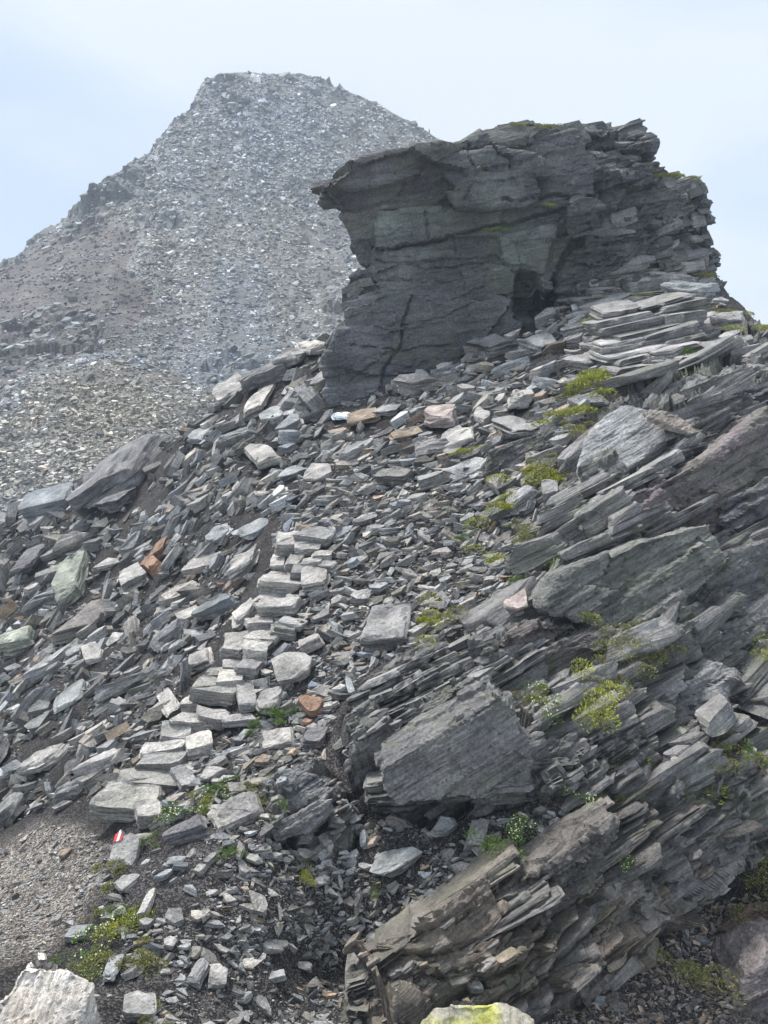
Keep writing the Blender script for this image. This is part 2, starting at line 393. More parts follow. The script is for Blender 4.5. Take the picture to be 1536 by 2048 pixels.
class Batch:
    def __init__(s): s.V, s.T, s.R, s.C, s.o = [], [], [], [], 0
    def add(s, V, T, R, C):
        s.V.append(V); s.T.append(T+s.o); s.R.append(R); s.C.append(np.broadcast_to(C, V.shape)); s.o += len(V)
    def add_many(s, protos, P, Rm, dims, tint, seed=0):
        """many stones at once: P (m,3), Rm (m,3,3), dims (m,3), tint (m,3)"""
        r = np.random.default_rng(seed); which = r.integers(0, len(protos), len(P))
        for k, (V, T) in enumerate(protos):
            i = np.where(which == k)[0]
            if not len(i): continue
            L = V[None]*dims[i][:, None]; W = np.einsum('mij,mvj->mvi', Rm[i], L)+P[i][:, None]
            off = r.uniform(0, 60, (len(i), 1, 3)); nv = len(V)
            TT = (T[None]+(np.arange(len(i))*nv)[:, None, None]).reshape(-1, 3)
            s.add(W.reshape(-1, 3), TT, (L+off).reshape(-1, 3), np.repeat(tint[i], nv, 0))
    def build(s, name, mat, parent=None):
        me = mesh_from(name, np.concatenate(s.V), np.concatenate(s.T), np.concatenate(s.R), np.concatenate(s.C), mat)
        return link(name, me, parent)

GREY = np.array([1., 1., 1.])
def tints(m, r, lo=.7, hi=1.25, warm=.06):
    b = (lo*.6+(hi*1.15-lo*.6)*r.random(m)**1.15)[:, None]; rust = (r.random(m) < .035)[:, None]; w = r.normal(0, warm, m)[:, None]
    return b*(1+w*np.array([[1., .25, -.9]]))*(1+rust*np.array([[.12, -.10, -.28]]))

# ------------------------------------------------------------------ the near slope
near = Sheet(NEAR, near_top, -420, 2340, 580, 2300, 320)
PX, PY = near.PX, near.PY
P0 = near.P.copy(); N0 = near.N.copy()
BED = [(1536,650),(1460,640),(1330,690),(1280,760),(1210,800),(1150,890),(1100,1010),(1080,1110),(1060,1210),(960,1270),(800,1310),(720,1380),(690,1480),(720,1600),(850,1640),(1000,1620),(1180,1600),(1100,1720),(960,1800),(760,1930),(700,2000),(760,2110),(900,2060),(1000,2000),(1160,2030),(1300,1900),(1330,1840),(1420,1760),(1536,1720),(1800,1720),(2400,1800),(2400,900),(1900,740)]
BEDL = [(560,1540),(640,1540),(720,1620),(700,1700),(600,1700),(520,1680)]
PATH = [(-200,1760),(0,1700),(80,1640),(150,1650),(200,1670),(215,1710),(200,1780),(150,1850),(90,1900),(0,1930),(-200,1960)]
def soft(mask, it=6):
    m = mask.astype(float)
    for _ in range(it):
        m[1:-1] = (m[:-2]+2*m[1:-1]+m[2:])/4; m[:, 1:-1] = (m[:, :-2]+2*m[:, 1:-1]+m[:, 2:])/4
    return m
bed = np.clip(soft(inpoly(PX, PY, BED) | inpoly(PX, PY, BEDL), 8), 0, 1)
path = soft(inpoly(PX, PY, PATH), 14)
h1, g1 = strata(P0, FOL, .34, 1.5, 11); h2, g2 = strata(P0, FOL, .11, .6, 31); h3, g3 = strata(P0, FOL, .035, .25, 61)
disp = bed*(.42*(h1-.45)+.19*(h2-.5)+.06*(h3-.5)-.08*g1-.03*g2)
lump = .16*fbm(P0*.8, 3, 5)+.05*fbm(P0*3.1, 3, 8)
disp += (1-bed)*(1-.75*path)*lump+.004*fbm(P0*14, 2, 77)
fc = bed > .02; q_ = P0[fc]; disp[fc] += bed[fc]*(.16*facets(q_, FOL, (.9, .8, .4), 501)+.05*facets(q_, FOL, (.3, .3, .1), 511))
near.P = P0+N0*disp[..., None]
near.N = near.normals(near.P)
near_Nsm = N0
tint = np.empty(P0.shape)
soil = np.array([.056, .053, .053]); pathc = np.array([.225, .205, .185]); bedc = np.array([.74, .74, .76])
tint[:] = soil
tint = tint*(1-path[..., None])+pathc*path[..., None]
brown = np.clip(soft(inpoly(PX, PY, [(700,1750),(1100,1700),(1320,1800),(1400,2100),(700,2100)]), 20), 0, 1)[..., None]
# bedrock carries the rock material, the rest the soil material: two sheets cut from one relief
ny, nx = near.ny, near.nx
def sheet_faces(nx, ny):
    i, j = np.meshgrid(np.arange(nx-1), np.arange(ny-1), indexing='ij'); a = (i*ny+j).ravel()
    return np.c_[a, a+ny, a+ny+1, a+1]
def skirt(P, away, n=14, step=1.2, fall=.9):
    """carry a sheet over its crest and down the far side"""
    E = P[:, -1]; out = []
    for k in range(1, n+1):
        d = step*(k**1.35)
        q = E + away*d; q = q.copy(); q[:, 2] -= fall*d*(1-.5*math.exp(-k*.6))
        q += (fbm(q*.35/step, 3, 3)*.28*step*min(k, 3)/3)[:, None]*np.array([0, 0, 1.])
        out.append(q)
    return np.concatenate([P, np.stack(out, 1)], 1)
def ground_mesh():
    Pk = skirt(near.P, unit(np.array([-.25, 1., 0]))[None], 14, .5, .75)
    nyk = Pk.shape[1]; V = Pk.reshape(-1, 3); Fc = sheet_faces(nx, nyk)
    tk = np.concatenate([tint, np.repeat(tint[:, -1:], nyk-ny, 1)], 1).reshape(-1, 3)
    a, b, n = FOL; Q = np.stack([V@a, V@b, V@n], -1)
    bk = np.concatenate([bed, np.repeat(bed[:, -1:], nyk-ny, 1)], 1).reshape(-1)
    wb = np.concatenate([brown, np.repeat(brown[:, -1:], nyk-ny, 1)], 1).reshape(-1, 1)
    vt = .82+.25*fbm(V*np.array([.9, .9, .9]), 3, 91)[:, None]
    rk = bedc*vt*(1+wb*np.array([.18, .02, -.14]))
    tt = np.where(bk[:, None] > .5, rk, tk*(.9+.5*fbm(V*1.2, 3, 19)[:, None]))
    me = mesh_from('ground', V, Fc, Q, tt, M_SOIL)
    me.materials.append(M_BED)
    mi = (bk[Fc] > .5).any(1).astype(np.int32); me.polygons.foreach_set('material_index', mi)
    return tag(link('ground', me), 'rocky mountain ridge slope of dark stony soil and schist bedrock', kind='structure')
ground = ground_mesh()
def nearP(px, py): return near.sample(px, py, near.P)
def nearN(px, py): return unit(near.sample(px, py, near_Nsm))

# ------------------------------------------------------------------ the far mountain
far = Sheet(FAR, far_top, -420, 1500, 370, 1130, 240)
FP0 = far.P.copy()
FOLF = frame_of(14, .15, 8)
OUT_F = [([(0,690),(30,640),(110,620),(200,625),(245,650),(180,690),(130,715),(60,735),(0,745),(-200,760),(-200,700)], .55),
         ([(120,470),(190,390),(225,352),(300,330),(260,400),(215,430),(190,480),(130,490)], .7),
         ([(265,425),(310,415),(370,425),(360,455),(300,460),(270,450)], .6),
         ([(445,205),(475,198),(515,208),(500,222),(460,228),(447,218)], .9),
         ([(580,160),(640,155),(690,180),(660,200),(600,195)], .6),
         ([(400,175),(436,148),(500,148),(470,170),(420,190)], .7),
         ([(430,700),(500,690),(540,740),(500,790),(420,790),(400,740)], .7),
         ([(640,590),(700,560),(760,600),(700,700),(640,640)], .5)]
fb = np.zeros(far.PX.shape)
for poly, w in OUT_F: fb = np.maximum(fb, soft(inpoly(far.PX, far.PY, poly), 3)*w)
edge = np.clip(1-(far.PY-far.top(far.PX))/26., 0, 1)*(far.PX < 420)
fb = np.maximum(fb, edge*.4)
h1, g1 = strata(FP0, FOLF, 1.7, 6., 211); h2, g2 = strata(FP0, FOLF, .6, 2.5, 231)
fd0 = facets(FP0.reshape(-1, 3), FOLF, (7., 6., 3.), 601).reshape(fb.shape)+.45*facets(FP0.reshape(-1, 3), FOLF, (2.4, 2., .9), 611).reshape(fb.shape)
fd = fb*.8*fd0+fb*(1.5*(h1-.3)+.9*(h2-.5)+1.6*fbm(FP0*.16, 3, 44))+(1-fb)*(.55*fbm(FP0*.3, 3, 15))+1.1*fbm(FP0*.06, 3, 4)
far.P = FP0+far.N*fd[..., None]
fN = far.N.copy()
def zone(px, py):
    """colour of the mountainside: grey scree, a purplish scar at the left, ochre slopes low down"""
    q_ = np.stack([np.asarray(px)/60., np.asarray(py)/60., np.zeros(np.shape(px))], -1); px = px+34*fbm(q_, 3, 71); py = py+34*fbm(q_, 3, 72)
    t = np.empty(np.shape(px)+(3,)); t[:] = (1.05, 1.08, 1.11)
    def blend(poly, c, k):
        nonlocal t
        m = inpoly(px, py, poly)[..., None]*k; t = t*(1-m)+np.array(c)*m
    v_ = fbm(q_*.8, 3, 75)[..., None]; st_ = fbm(np.stack([px/20.+(py-150)*(px-520)/60000., py/170., np.zeros(np.shape(px))], -1), 3, 78)[..., None]; t = t*(1+.25*v_)*(1+.42*st_)*(1+np.clip(fbm(q_*.5+9, 2, 76)[..., None]*1.5, -.5, .9)*np.array([-.06, -.01, .08]))
    blend([(-400,760),(0,560),(120,480),(200,440),(270,470),(270,560),(300,620),(200,680),(0,760),(-400,900)], (.66, .58, .62), .8)
    blend([(240,540),(300,560),(310,620),(250,620)], (.42, .36, .37), .7)
    blend([(-400,900),(0,830),(110,740),(260,720),(420,780),(560,820),(520,860),(350,900),(150,980),(-400,1080)], (1.05, 1.0, .90), .7)
    blend([(110,760),(220,740),(330,820),(240,850),(150,830)], (1.05, .97, .80), .4)
    return t
def far_mesh():
    Pk = skirt(far.P, unit(np.array([.1, 1., 0]))[None], 12, 5, .8); nyk = Pk.shape[1]
    V = Pk.reshape(-1, 3); Fc = sheet_faces(far.nx, nyk); a, b, n = FOLF
    z = zone(far.PX, far.PY)*.62; z = z*(1+fb[..., None]*.12)*(1+fb[..., None]*np.array([-.03, .03, .10]))
    z = np.concatenate([z, np.repeat(z[:, -1:], nyk-far.ny, 1)], 1).reshape(-1, 3)
    z = z*(1+.25*fbm(V*.25, 3, 8)[:, None])
    me = mesh_from('mountain', V, Fc, np.stack([V@a, V@b, V@n], -1), z, M_FAR)
    return tag(link('mountain', me), 'grey scree covered mountain rising behind the crag', kind='structure')
far_mesh()
def far_scree():
    B = Batch(); r = np.random.default_rng(41)
    for (n, lo, hi, prot, sd) in ((35000, 4.5, 10.5, 'chip', 1), (17000, 8, 17, 'chip', 2), (900, 13, 26, 'slab', 3), (6000, 8, 24, 'chip', 4)):
        px = r.uniform(-60, 960, n); py = r.uniform(140, 1060, n)
        if sd == 4: py = r.uniform(760, 1060, n); px = r.uniform(-60, 560, n)
        ok = (py > far_top(px)+1) & (py < near_top(px)+25) & ~((px > 760) & (py > 420))
        purple = inpoly(px, py, [(-400,760),(0,560),(120,480),(200,440),(270,470),(275,560),(300,620),(200,680),(0,760)])
        ok &= ~(purple & (r.random(n) < .55))
        w = np.zeros(n)
        for poly, k in OUT_F: w = np.maximum(w, inpoly(px, py, poly)*k)
        ok &= r.random(n) > w*.97
        ok &= (sd > 2) | (r.random(n) < .85+1.2*(fbm(np.stack([px/60+py/90, py/200, px*0], -1), 3, 5)+.25))
        px, py = px[ok], py[ok]; m = len(px)
        P = far.sample(px, py, far.P); Nn = unit(far.sample(px, py, fN)); d = P@FW
        s = (lo*(hi/lo)**(r.random(m)**1.6))*d/F_PX
        dims = np.c_[s, s*r.uniform(.45, .9, m), s*r.uniform(.16, .5, m)]
        nn = unit(Nn+r.normal(0, .5, (m, 3))+np.array([0, 0, .35])); ang = r.normal(-30, 35, m)*math.pi/180
        xa = np.cos(ang)[:, None]*RT-np.sin(ang)[:, None]*UP+r.normal(0, .2, (m, 3))
        t = (.75+2.1*r.random((m, 1))**1.5)*(1+r.normal(0, .04, (m, 1))*np.array([[1, .2, -.8]]))*zone(px, py)
        B.add_many(PROTO_LOW[prot], P+nn*dims[:, 2:]*.25, rot_from(xa, nn), dims, t, sd)
    o = B.build('mountain_scree', M_FAR); tag(o, 'countless grey stones covering the mountainside', kind='stuff')
far_scree()
# ledges of bedrock that show through the mountain scree, each a thing
def far_ledges():
    names = [('dark bluish cliff band low on the left mountainside', 90, -16, 26), ('jagged dark rock rib on the mountain left skyline', 70, -38, 16),
             ('small greenish rock ledge in the middle of the mountain scree', 18, -12, 16), ('dark lens of rock just below the mountain summit', 14, -4, 16),
             ('blue grey ledges under the right shoulder of the mountain summit', 20, 12, 12), ('layered rock ledges at the left corner of the summit', 16, -25, 12),
             ('pale cracked rock knoll at the foot of the mountain scree', 16, -35, 30), ('pale slabs half hidden behind the left edge of the crag', 12, -25, 26)]
    for q, ((poly, w), (lab, cnt, ang, sz)) in enumerate(zip(OUT_F, names)):
        r = np.random.default_rng(900+q); pa = np.array(poly, float); px = []; py = []
        while len(px) < cnt:
            x, y = r.uniform(pa[:, 0].min(), pa[:, 0].max()), r.uniform(pa[:, 1].min(), pa[:, 1].max())
            if x > -60 and inpoly(x, y, poly) and y > far_top(x)+2: px.append(x); py.append(y)
        px = np.array(px); py = np.array(py); P = far.sample(px, py, far.P); d = P@FW
        s = sz*r.uniform(.5, 1.3, cnt)*d/F_PX; s = np.where(py < far_top(px)+14, s*.6, s); dims = np.c_[s, s*r.uniform(.5, .9, cnt), s*r.uniform(.14, .34, cnt)]
        an = (ang+r.normal(0, 9, cnt))*math.pi/180; xa = np.cos(an)[:, None]*RT-np.sin(an)[:, None]*UP
        nn = unit(np.array([-.2, -.35, .9])+r.normal(0, .15, (cnt, 3)))
        dark = {0: 1.25, 1: .95, 3: .85, 4: 1.1}.get(q, 1.4)
        Rm = rot_from(xa, nn); tt = tints(cnt, r, dark*.85, dark*1.2, .03)*np.array([.95, 1.02, 1.08]); base = P.mean(0)
        root = empty('rock_ledge', Vector(base)); tag(root, lab, 'rock ledge', 'bedrock ledges on the mountain')
        for k in range(cnt):
            V, T, Q = hero_mesh(7000+q*60+k, dims[k], 'block', 1, 1.); V = V@Rm[k].T
            link('slab', mesh_from('slab', V, T, Q, np.broadcast_to(tt[k], V.shape), M_FAR), root, Vector(P[k]-base))
far_ledges()

# ------------------------------------------------------------------ split blocks cut from outlines (crag and bedrock)
def plane_pts(poly, n, Pc):
    poly = np.array(poly, float); R = ray(poly[:, 0], poly[:, 1]); n = unit(n); return R*((Pc@n)/(R@n))[:, None]
def remeshed(prisms, voxel):
    """union of extruded outlines as an even fine mesh"""
    bm = bmesh.new()
    for pts, vec in prisms:
        fr = [bm.verts.new(p) for p in pts]; bk = [bm.verts.new(p+vec) for p in pts]; n = len(fr)
        f = [bm.faces.new(fr), bm.faces.new(bk[::-1])]+[bm.faces.new((fr[i], bk[i], bk[(i+1) % n], fr[(i+1) % n])) for i in range(n)]
        bmesh.ops.recalc_face_normals(bm, faces=f)
    bmesh.ops.triangulate(bm, faces=bm.faces[:])
    me = bpy.data.meshes.new('tmp'); bm.to_mesh(me); bm.free(); o = bpy.data.objects.new('tmp', me); COL.objects.link(o)
    m = o.modifiers.new('r', 'REMESH'); m.mode = 'VOXEL'; m.voxel_size = voxel; m.adaptivity = 0
    dg = bpy.context.evaluated_depsgraph_get(); e = bpy.data.meshes.new_from_object(o.evaluated_get(dg))
    V = np.empty(len(e.vertices)*3, np.float32); e.vertices.foreach_get('co', V); V = V.reshape(-1, 3).astype(float)
    N = np.empty(len(e.vertices)*3, np.float32); e.vertices.foreach_get('normal', N); N = N.reshape(-1, 3).astype(float)
    Fc = np.empty(len(e.polygons)*4, np.int32); e.polygons.foreach_get('vertices', Fc); Fc = Fc.reshape(-1, 4)
    bpy.data.objects.remove(o); bpy.data.meshes.remove(me); bpy.data.meshes.remove(e)
    return V, N, Fc
def weather(V, N, fr, seed, size, fine=1.):
    h1, g1 = strata(V, fr, .26*size, 1.1*size, seed); h2, g2 = strata(V, fr, .085*size, .5*size, seed+9); h3, g3 = strata(V, fr, .03*size, .22*size, seed+17)
    n = fr[2]; side = 1-np.abs(N@n)**2; side = side[:, None]
    d = (.22*(h1-.6)+.10*(h2-.5)+.034*(h3-.5)-.05*g1-.02*g2)*size*fine
    V0 = V+.10*size*np.stack([fbm(V*2/size, 2, seed+61), fbm(V*2/size, 2, seed+62), fbm(V*2/size, 2, seed+63)], -1)*.6
    f = .085*facets(V0, fr, np.array([.85, .7, .34])*size, seed+21)+.032*facets(V0, fr, np.array([.3, .3, .10])*size, seed+33)
    return V + N*side*d[:, None]*.75 + N*((f*min(fine, 1.)+.010*fbm(V*9/size, 2, seed+4))*size)[:, None]

# ---- the crag
CW = unit(np.array([-.12, -1., .10]))
CRAG_PLATES = [([(917,352),(940,344),(1060,350),(1078,388),(1050,413),(915,413),(903,380)], (.1,-1,.15), 980, 380, 15.25, 1.5),
  ([(878,318),(990,303),(1085,318),(1102,350),(1060,349),(940,342),(900,370),(880,350)], (-.1,-1,.35), 980, 335, 15.35, 1.5),
  ([(1087,322),(1180,300),(1262,315),(1290,345),(1150,372),(1104,362)], (-.15,-1,.3), 1180, 340, 15.5, 1.5),
  ([(1150,395),(1197,398),(1207,440),(1190,470),(1150,476),(1140,440)], (.2,-1,.05), 1170, 430, 15.3, 1.2),
  ([(1205,380),(1300,350),(1366,394),(1342,440),(1250,470),(1203,458)], (-.2,-1,.1), 1280, 410, 15.75, 1.5),
  ([(1128,530),(1180,472),(1300,462),(1312,480),(1200,560),(1092,642)], (-.1,-1,-.1), 1200, 520, 15.9, 1.5),
  ([(1098,440),(1130,428),(1140,470),(1110,500),(1090,480)], (.1,-1,.0), 1110, 460, 16.3, 1.),
  ([(668,350),(722,318),(790,303),(850,303),(845,350),(780,375),(700,390),(650,372)], (.3,-1,.1), 760, 345, 15.15, 1.5),
  ([(930,292),(962,272),(1030,244),(1090,254),(1060,280),(1000,296)], (-.1,-.8,.6), 1010, 275, 15.6, 1.5),
  ([(1090,262),(1210,266),(1296,266),(1306,298),(1230,312),(1120,300)], (-.25,-1,.15), 1200, 288, 15.95, 1.5),
  ([(690,600),(820,585),(1000,600),(1060,640),(1000,760),(820,800),(700,760)], (.03,-1,.12), 880, 680, 15.6, 1.5),
  ([(740,535),(900,505),(1010,520),(1090,560),(1060,600),(900,590),(760,590)], (.02,-1,.02), 900, 555, 15.75, 1.5),
  ([(1000,470),(1110,455),(1085,545),(1010,520)], (-.05,-1,.15), 1050, 500, 15.65, 1.)]
def crag():
    root = empty('crag', ray(900, 780)*15.8)
    tag(root, 'big dark overhanging crag of layered schist with smooth cracked front wall', 'rock crag')
    def P(x, y, d): return ray(x, y)*d
    back = np.array([.25, 4.2, 0.])
    pr = []
    def blk(poly, n, cx, cy, d, T): pr.append((plane_pts(poly, np.array(n), P(cx, cy, d)), np.array([.06, 1., .0])*T))
    blk([(636,374),(668,348),(700,334),(722,316),(790,302),(905,297),(915,350),(880,425),(775,432),(758,486),(737,530),(722,528),(700,470),(688,440),(664,404)], (.25,-1,-.15), 770, 400, 15.5, 3.2)
    blk([(850,318),(925,292),(962,270),(1030,242),(1100,252),(1150,258),(1190,330),(1180,400),(1080,425),(900,425),(870,380)], (-.08,-1,.25), 1000, 340, 15.7, 4.0)
    blk([(1000,300),(1100,255),(1210,264),(1296,264),(1309,300),(1285,322),(1260,380),(1150,400),(1050,400)], (-.2,-1,.1), 1150, 330, 16.4, 3.0)
    blk([(757,428),(1000,412),(1110,402),(1185,402),(1160,460),(1125,505),(1095,560),(1095,690),(1040,780),(900,850),(740,850),(668,840),(640,740),(650,700),(700,640),(682,606),(682,574),(740,532),(752,480)], (.05,-1,.07), 900, 580, 15.9, 4.5)
    blk([(757,426),(1000,412),(1000,470),(900,470),(750,500)], (.05,-1,.12), 880, 450, 15.55, 2)
    for q in CRAG_PLATES: blk(*q)
    blk([(645,722),(676,660),(715,655),(770,740),(760,850),(690,850),(655,800)], (.3,-1,.2), 700, 760, 15.45, 3)
    blk([(1080,425),(1160,402),(1290,322),(1330,347),(1400,368),(1405,400),(1425,412),(1425,490),(1436,505),(1430,545),(1470,620),(1450,720),(1300,720),(1090,720),(1087,590),(1130,500),(1180,430)], (-.12,-1,.1), 1250, 460, 16.6, 3.2)
    blk([(1120,420),(1250,380),(1300,420),(1290,480),(1180,520),(1110,560),(1100,510)], (-.1,-1,.12), 1200, 460, 16.0, 2)
    V, N, Fc = remeshed(pr, .041)
    a, b, n = FOLC
    bigcr = fbm(V*np.array([.5, .5, .8]), 3, 301)
    sm = np.clip(.5+bigcr*1.6, 0.15, 1)                                # smoother plates and broken parts of the wall
    px = 768+F_PX*(V@RT)/(V@FW); py = 1024-F_PX*(V@UP)/(V@FW)
    lay = np.clip((px-1080)/120., 0, 1)
    sm = np.maximum(sm*.16, lay)
    V1 = V+N*(.12*facets(V+.05*fbm(V*2.5, 2, 4)[:, None], FOLC, (2.3, 2.2, .8), 401, .5)+(.052*facets(V+.02*fbm(V*5, 2, 4)[:, None], FOLC, (.8, .8, .22), 411, .7)*np.clip(.55+1.5*fbm(V*.9, 2, 12), .15, 1.4))+.012*fbm(V*7, 3, 3))[:, None]
    V2 = weather(V, N, FOLC, 77, 1.15)
    V = V1*(1-sm[:, None])+V2*sm[:, None]
    # open joints that run over the wall, cut as grooves
    wx, wz = V[:, 0], V[:, 2]
    def joint(pts, depth, wid):
        nonlocal V
        Q = np.array([P(x, y, 15.9) for x, y in pts]); q = Q[:, [0, 2]]; best = np.full(len(V), 9.)
        jx = wx+.10*fbm(V*3.5, 3, 5); jz = wz+.10*fbm(V*3.5, 3, 6)
        for p0, p1 in zip(q[:-1], q[1:]):
            dv = p1-p0; t = np.clip(((jx-p0[0])*dv[0]+(jz-p0[1])*dv[1])/(dv@dv), 0, 1)
            best = np.minimum(best, np.hypot(jx-p0[0]-t*dv[0], jz-p0[1]-t*dv[1]))
        k = np.clip(1-best/wid, 0, 1)*(N[:, 1] < -.3); V = V+np.array([0, 1., 0])*(k*depth)[:, None]
    joint([(745,500),(850,489),(960,462),(1060,440),(1120,420)], .16, .045)
    joint([(820,590),(803,640),(800,690),(768,735),(748,800)], .13, .04)
    joint([(690,575),(800,560),(900,570)], .06, .035); joint([(770,650),(860,640),(960,600),(1040,585)], .06, .035)
    joint([(750,520),(860,540),(1000,525),(1080,545)], .07, .03); joint([(700,690),(790,700),(900,690)], .08, .03); joint([(850,430),(856,480)], .08, .035); joint([(905,470),(925,560),(935,640)], .05, .028)
    joint([(1000,410),(1090,395),(1180,400)], .14, .05); joint([(700,760),(760,720),(800,690)], .06, .03); joint([(1030,470),(1040,560)], .05, .03); joint([(940,345),(930,300)], .1, .04)
    joint([(970,300),(985,318),(1008,330),(1012,348)], .12, .045)
    # recess at the foot of the wall
    Pr = P(1058, 590, 15.9); rx_, rz_ = wx-Pr[0]+.12*fbm(V*2.5, 3, 7), wz-Pr[2]+.12*fbm(V*2.5, 3, 8); rr = np.clip(1-np.maximum(np.abs(rx_+.12*rz_)/(.30-.22*np.clip(rz_, -.5, .5)), np.abs(rz_)/.5), 0, 1)
    V = V+np.array([0, 1., 0])*(np.minimum(rr*3, 1)*.45*(N[:, 1] < -.3))[:, None]
    t = np.empty(V.shape); t[:] = (.545, .58, .64)
    m = fbm(V*.8, 4, 881)[:, None]; t = t*(1+.75*m)
    red = (inpoly(px, py, [(636,374),(720,310),(900,290),(880,420),(760,430),(700,470)])*.8)[:, None]
    t = t*(1+red*np.array([.16, .02, .0]))
    grn = np.clip(soft_pt(px, py, 1000, 480, 230, 110)+soft_pt(px, py, 860, 450, 120, 40), 0, 1)[:, None]*np.clip(.6+m, 0, 1)
    t = t*(1+grn*np.array([.14, .28, .06])); topm = np.clip(N[:, 2:]*1.2-.3, 0, 1)*.0
    Q = np.stack([V@a, V@b, V@n], -1)
    me = mesh_from('body', V-np.array(root.location), Fc, Q, t, M_CRAG); link('body', me, root)
    # the layers that stand out along the right flank and the crown: slabs one can pick apart
    r = np.random.default_rng(501); slabs = []
    def put(x, y, w, th, dep, d, ang=None, tn=None):
        slabs.append((x, y, w, th, dep, d, ang if ang is not None else r.normal(-11, 3), tn if tn is not None else r.uniform(.5, 1.0)))
    for k in range(620):
        y = r.uniform(255, 620); xr = np.interp(y, [255,262,300,325,345,365,400,412,490,505,545,600,640], [1215,1296,1300,1285,1330,1396,1400,1424,1424,1436,1432,1462,1500])
        xl = np.interp(y, [255,300,340,400,500,600,640], [1100,1100,1160,1180,1230,1300,1380])
        x = r.uniform(xl, xr+2); w = r.uniform(30, 100)
        if x+w*.5 > xr+12: x = xr+r.uniform(-4, 14)-w*.5
        put(x, y, w, r.uniform(8, 30), r.uniform(.5, 1.1), 16.1 + (x-1100)*.0012 + r.uniform(-.35, .35), r.normal(-13, 4), (.55+.85*r.random()**1.3) if x > 1120 else None)
    for k in range(150):
        x = r.uniform(650, 1290); ytop = np.interp(x, [636,700,722,790,905,962,1030,1100,1210,1300], [374,334,316,302,297,272,244,252,262,264])
        y = ytop+r.uniform(2, 60)**1.0; put(x, y, r.uniform(40, 120), r.uniform(7, 20), r.uniform(.6, 1.2), 15.75+(x-700)*.001+r.uniform(-.1, .2), r.normal(-9, 4), r.uniform(.5, .8))
    for k in range(22):
        put(r.uniform(690, 740), r.uniform(560, 700), r.uniform(25, 60), r.uniform(7, 16), .5, 15.75, r.normal(-25, 8), r.uniform(.6, .95))
    slabs.sort(key=lambda q: -q[2]*q[3]); B = Batch()
    for k, (x, y, w, th, dep, d, ang, tn) in enumerate(slabs):
        c = ray(x, y)*d; s = d/F_PX; an = math.radians(ang)
        xa = math.cos(an)*RT-math.sin(an)*UP+np.array([0, r.normal(0, .12), 0]); nn = unit(np.cross(xa, np.array([0, 1., r.normal(.02, .05)])))
        if nn[2] < 0: nn = -nn
        Rm = rot_from(xa, nn); dims = np.array([w*s, dep, th*s])
        tv = np.array([tn, tn*1.02, tn*1.04])
        c = c+np.array([0, dep*.35, 0])
        if k < 290:
            V, T, Q = hero_mesh(4000+k, dims, 'block', 1, .8); V = V@Rm.T
            me = mesh_from('slab', V, T, Q, np.broadcast_to(tv, V.shape), M_CRAG)
            link('slab', me, root, Vector(c)-root.location)
        else: B.add_many([stone_proto(760, 'block', 1)], (c-np.array(root.location))[None], Rm[None], dims[None], tv[None], k)
    o = B.build('small_slabs', M_CRAG, root); o['kind'] = 'stuff'
    return root
def soft_pt(px, py, cx, cy, rx, ry): return np.exp(-(((px-cx)/rx)**2+((py-cy)/ry)**2))
crag()

# ---- bedrock blocks of the near outcrops
N_TOP = unit(np.array([-.50, -.25, .85])); N_FRONT = unit(np.array([.12, -.93, .36])); N_LEAN = unit(np.array([-.35, -.62, .70]))
BACK = unit(np.array([-.05, 1., -.38]))
def outcrop_part(root, name, poly, n, T, lift, tn, seed, voxel=.02, vec=None, size=.8, mat=None, back=None, label=None, fine=1.):
    pa = np.array(poly, float); cx, cy = pa.mean(0)
    Pc = ray(cx, cy)*((NEAR(cx, cy))-lift)
    pts = plane_pts(poly, np.array(n), Pc); v = (-unit(n)*T) if vec is None else unit(vec)*T
    V, N, Fc = remeshed([(pts, v)], voxel*1.3)
    V = weather(V, N, FOL, seed, size, fine); a, b, nn = FOL
    me = mesh_from(name, V-(np.array(root.location) if root is not None else Pc), Fc, np.stack([V@a, V@b, V@nn], -1)+seed, np.broadcast_to(np.array(tn, float), V.shape)*(1+.45*fbm(V*1.3, 3, seed)[:, None]), mat or M_BED)
    o = link(name, me, root, None if root is not None else Vector(Pc))
    if label: o['label'] = label
    return o
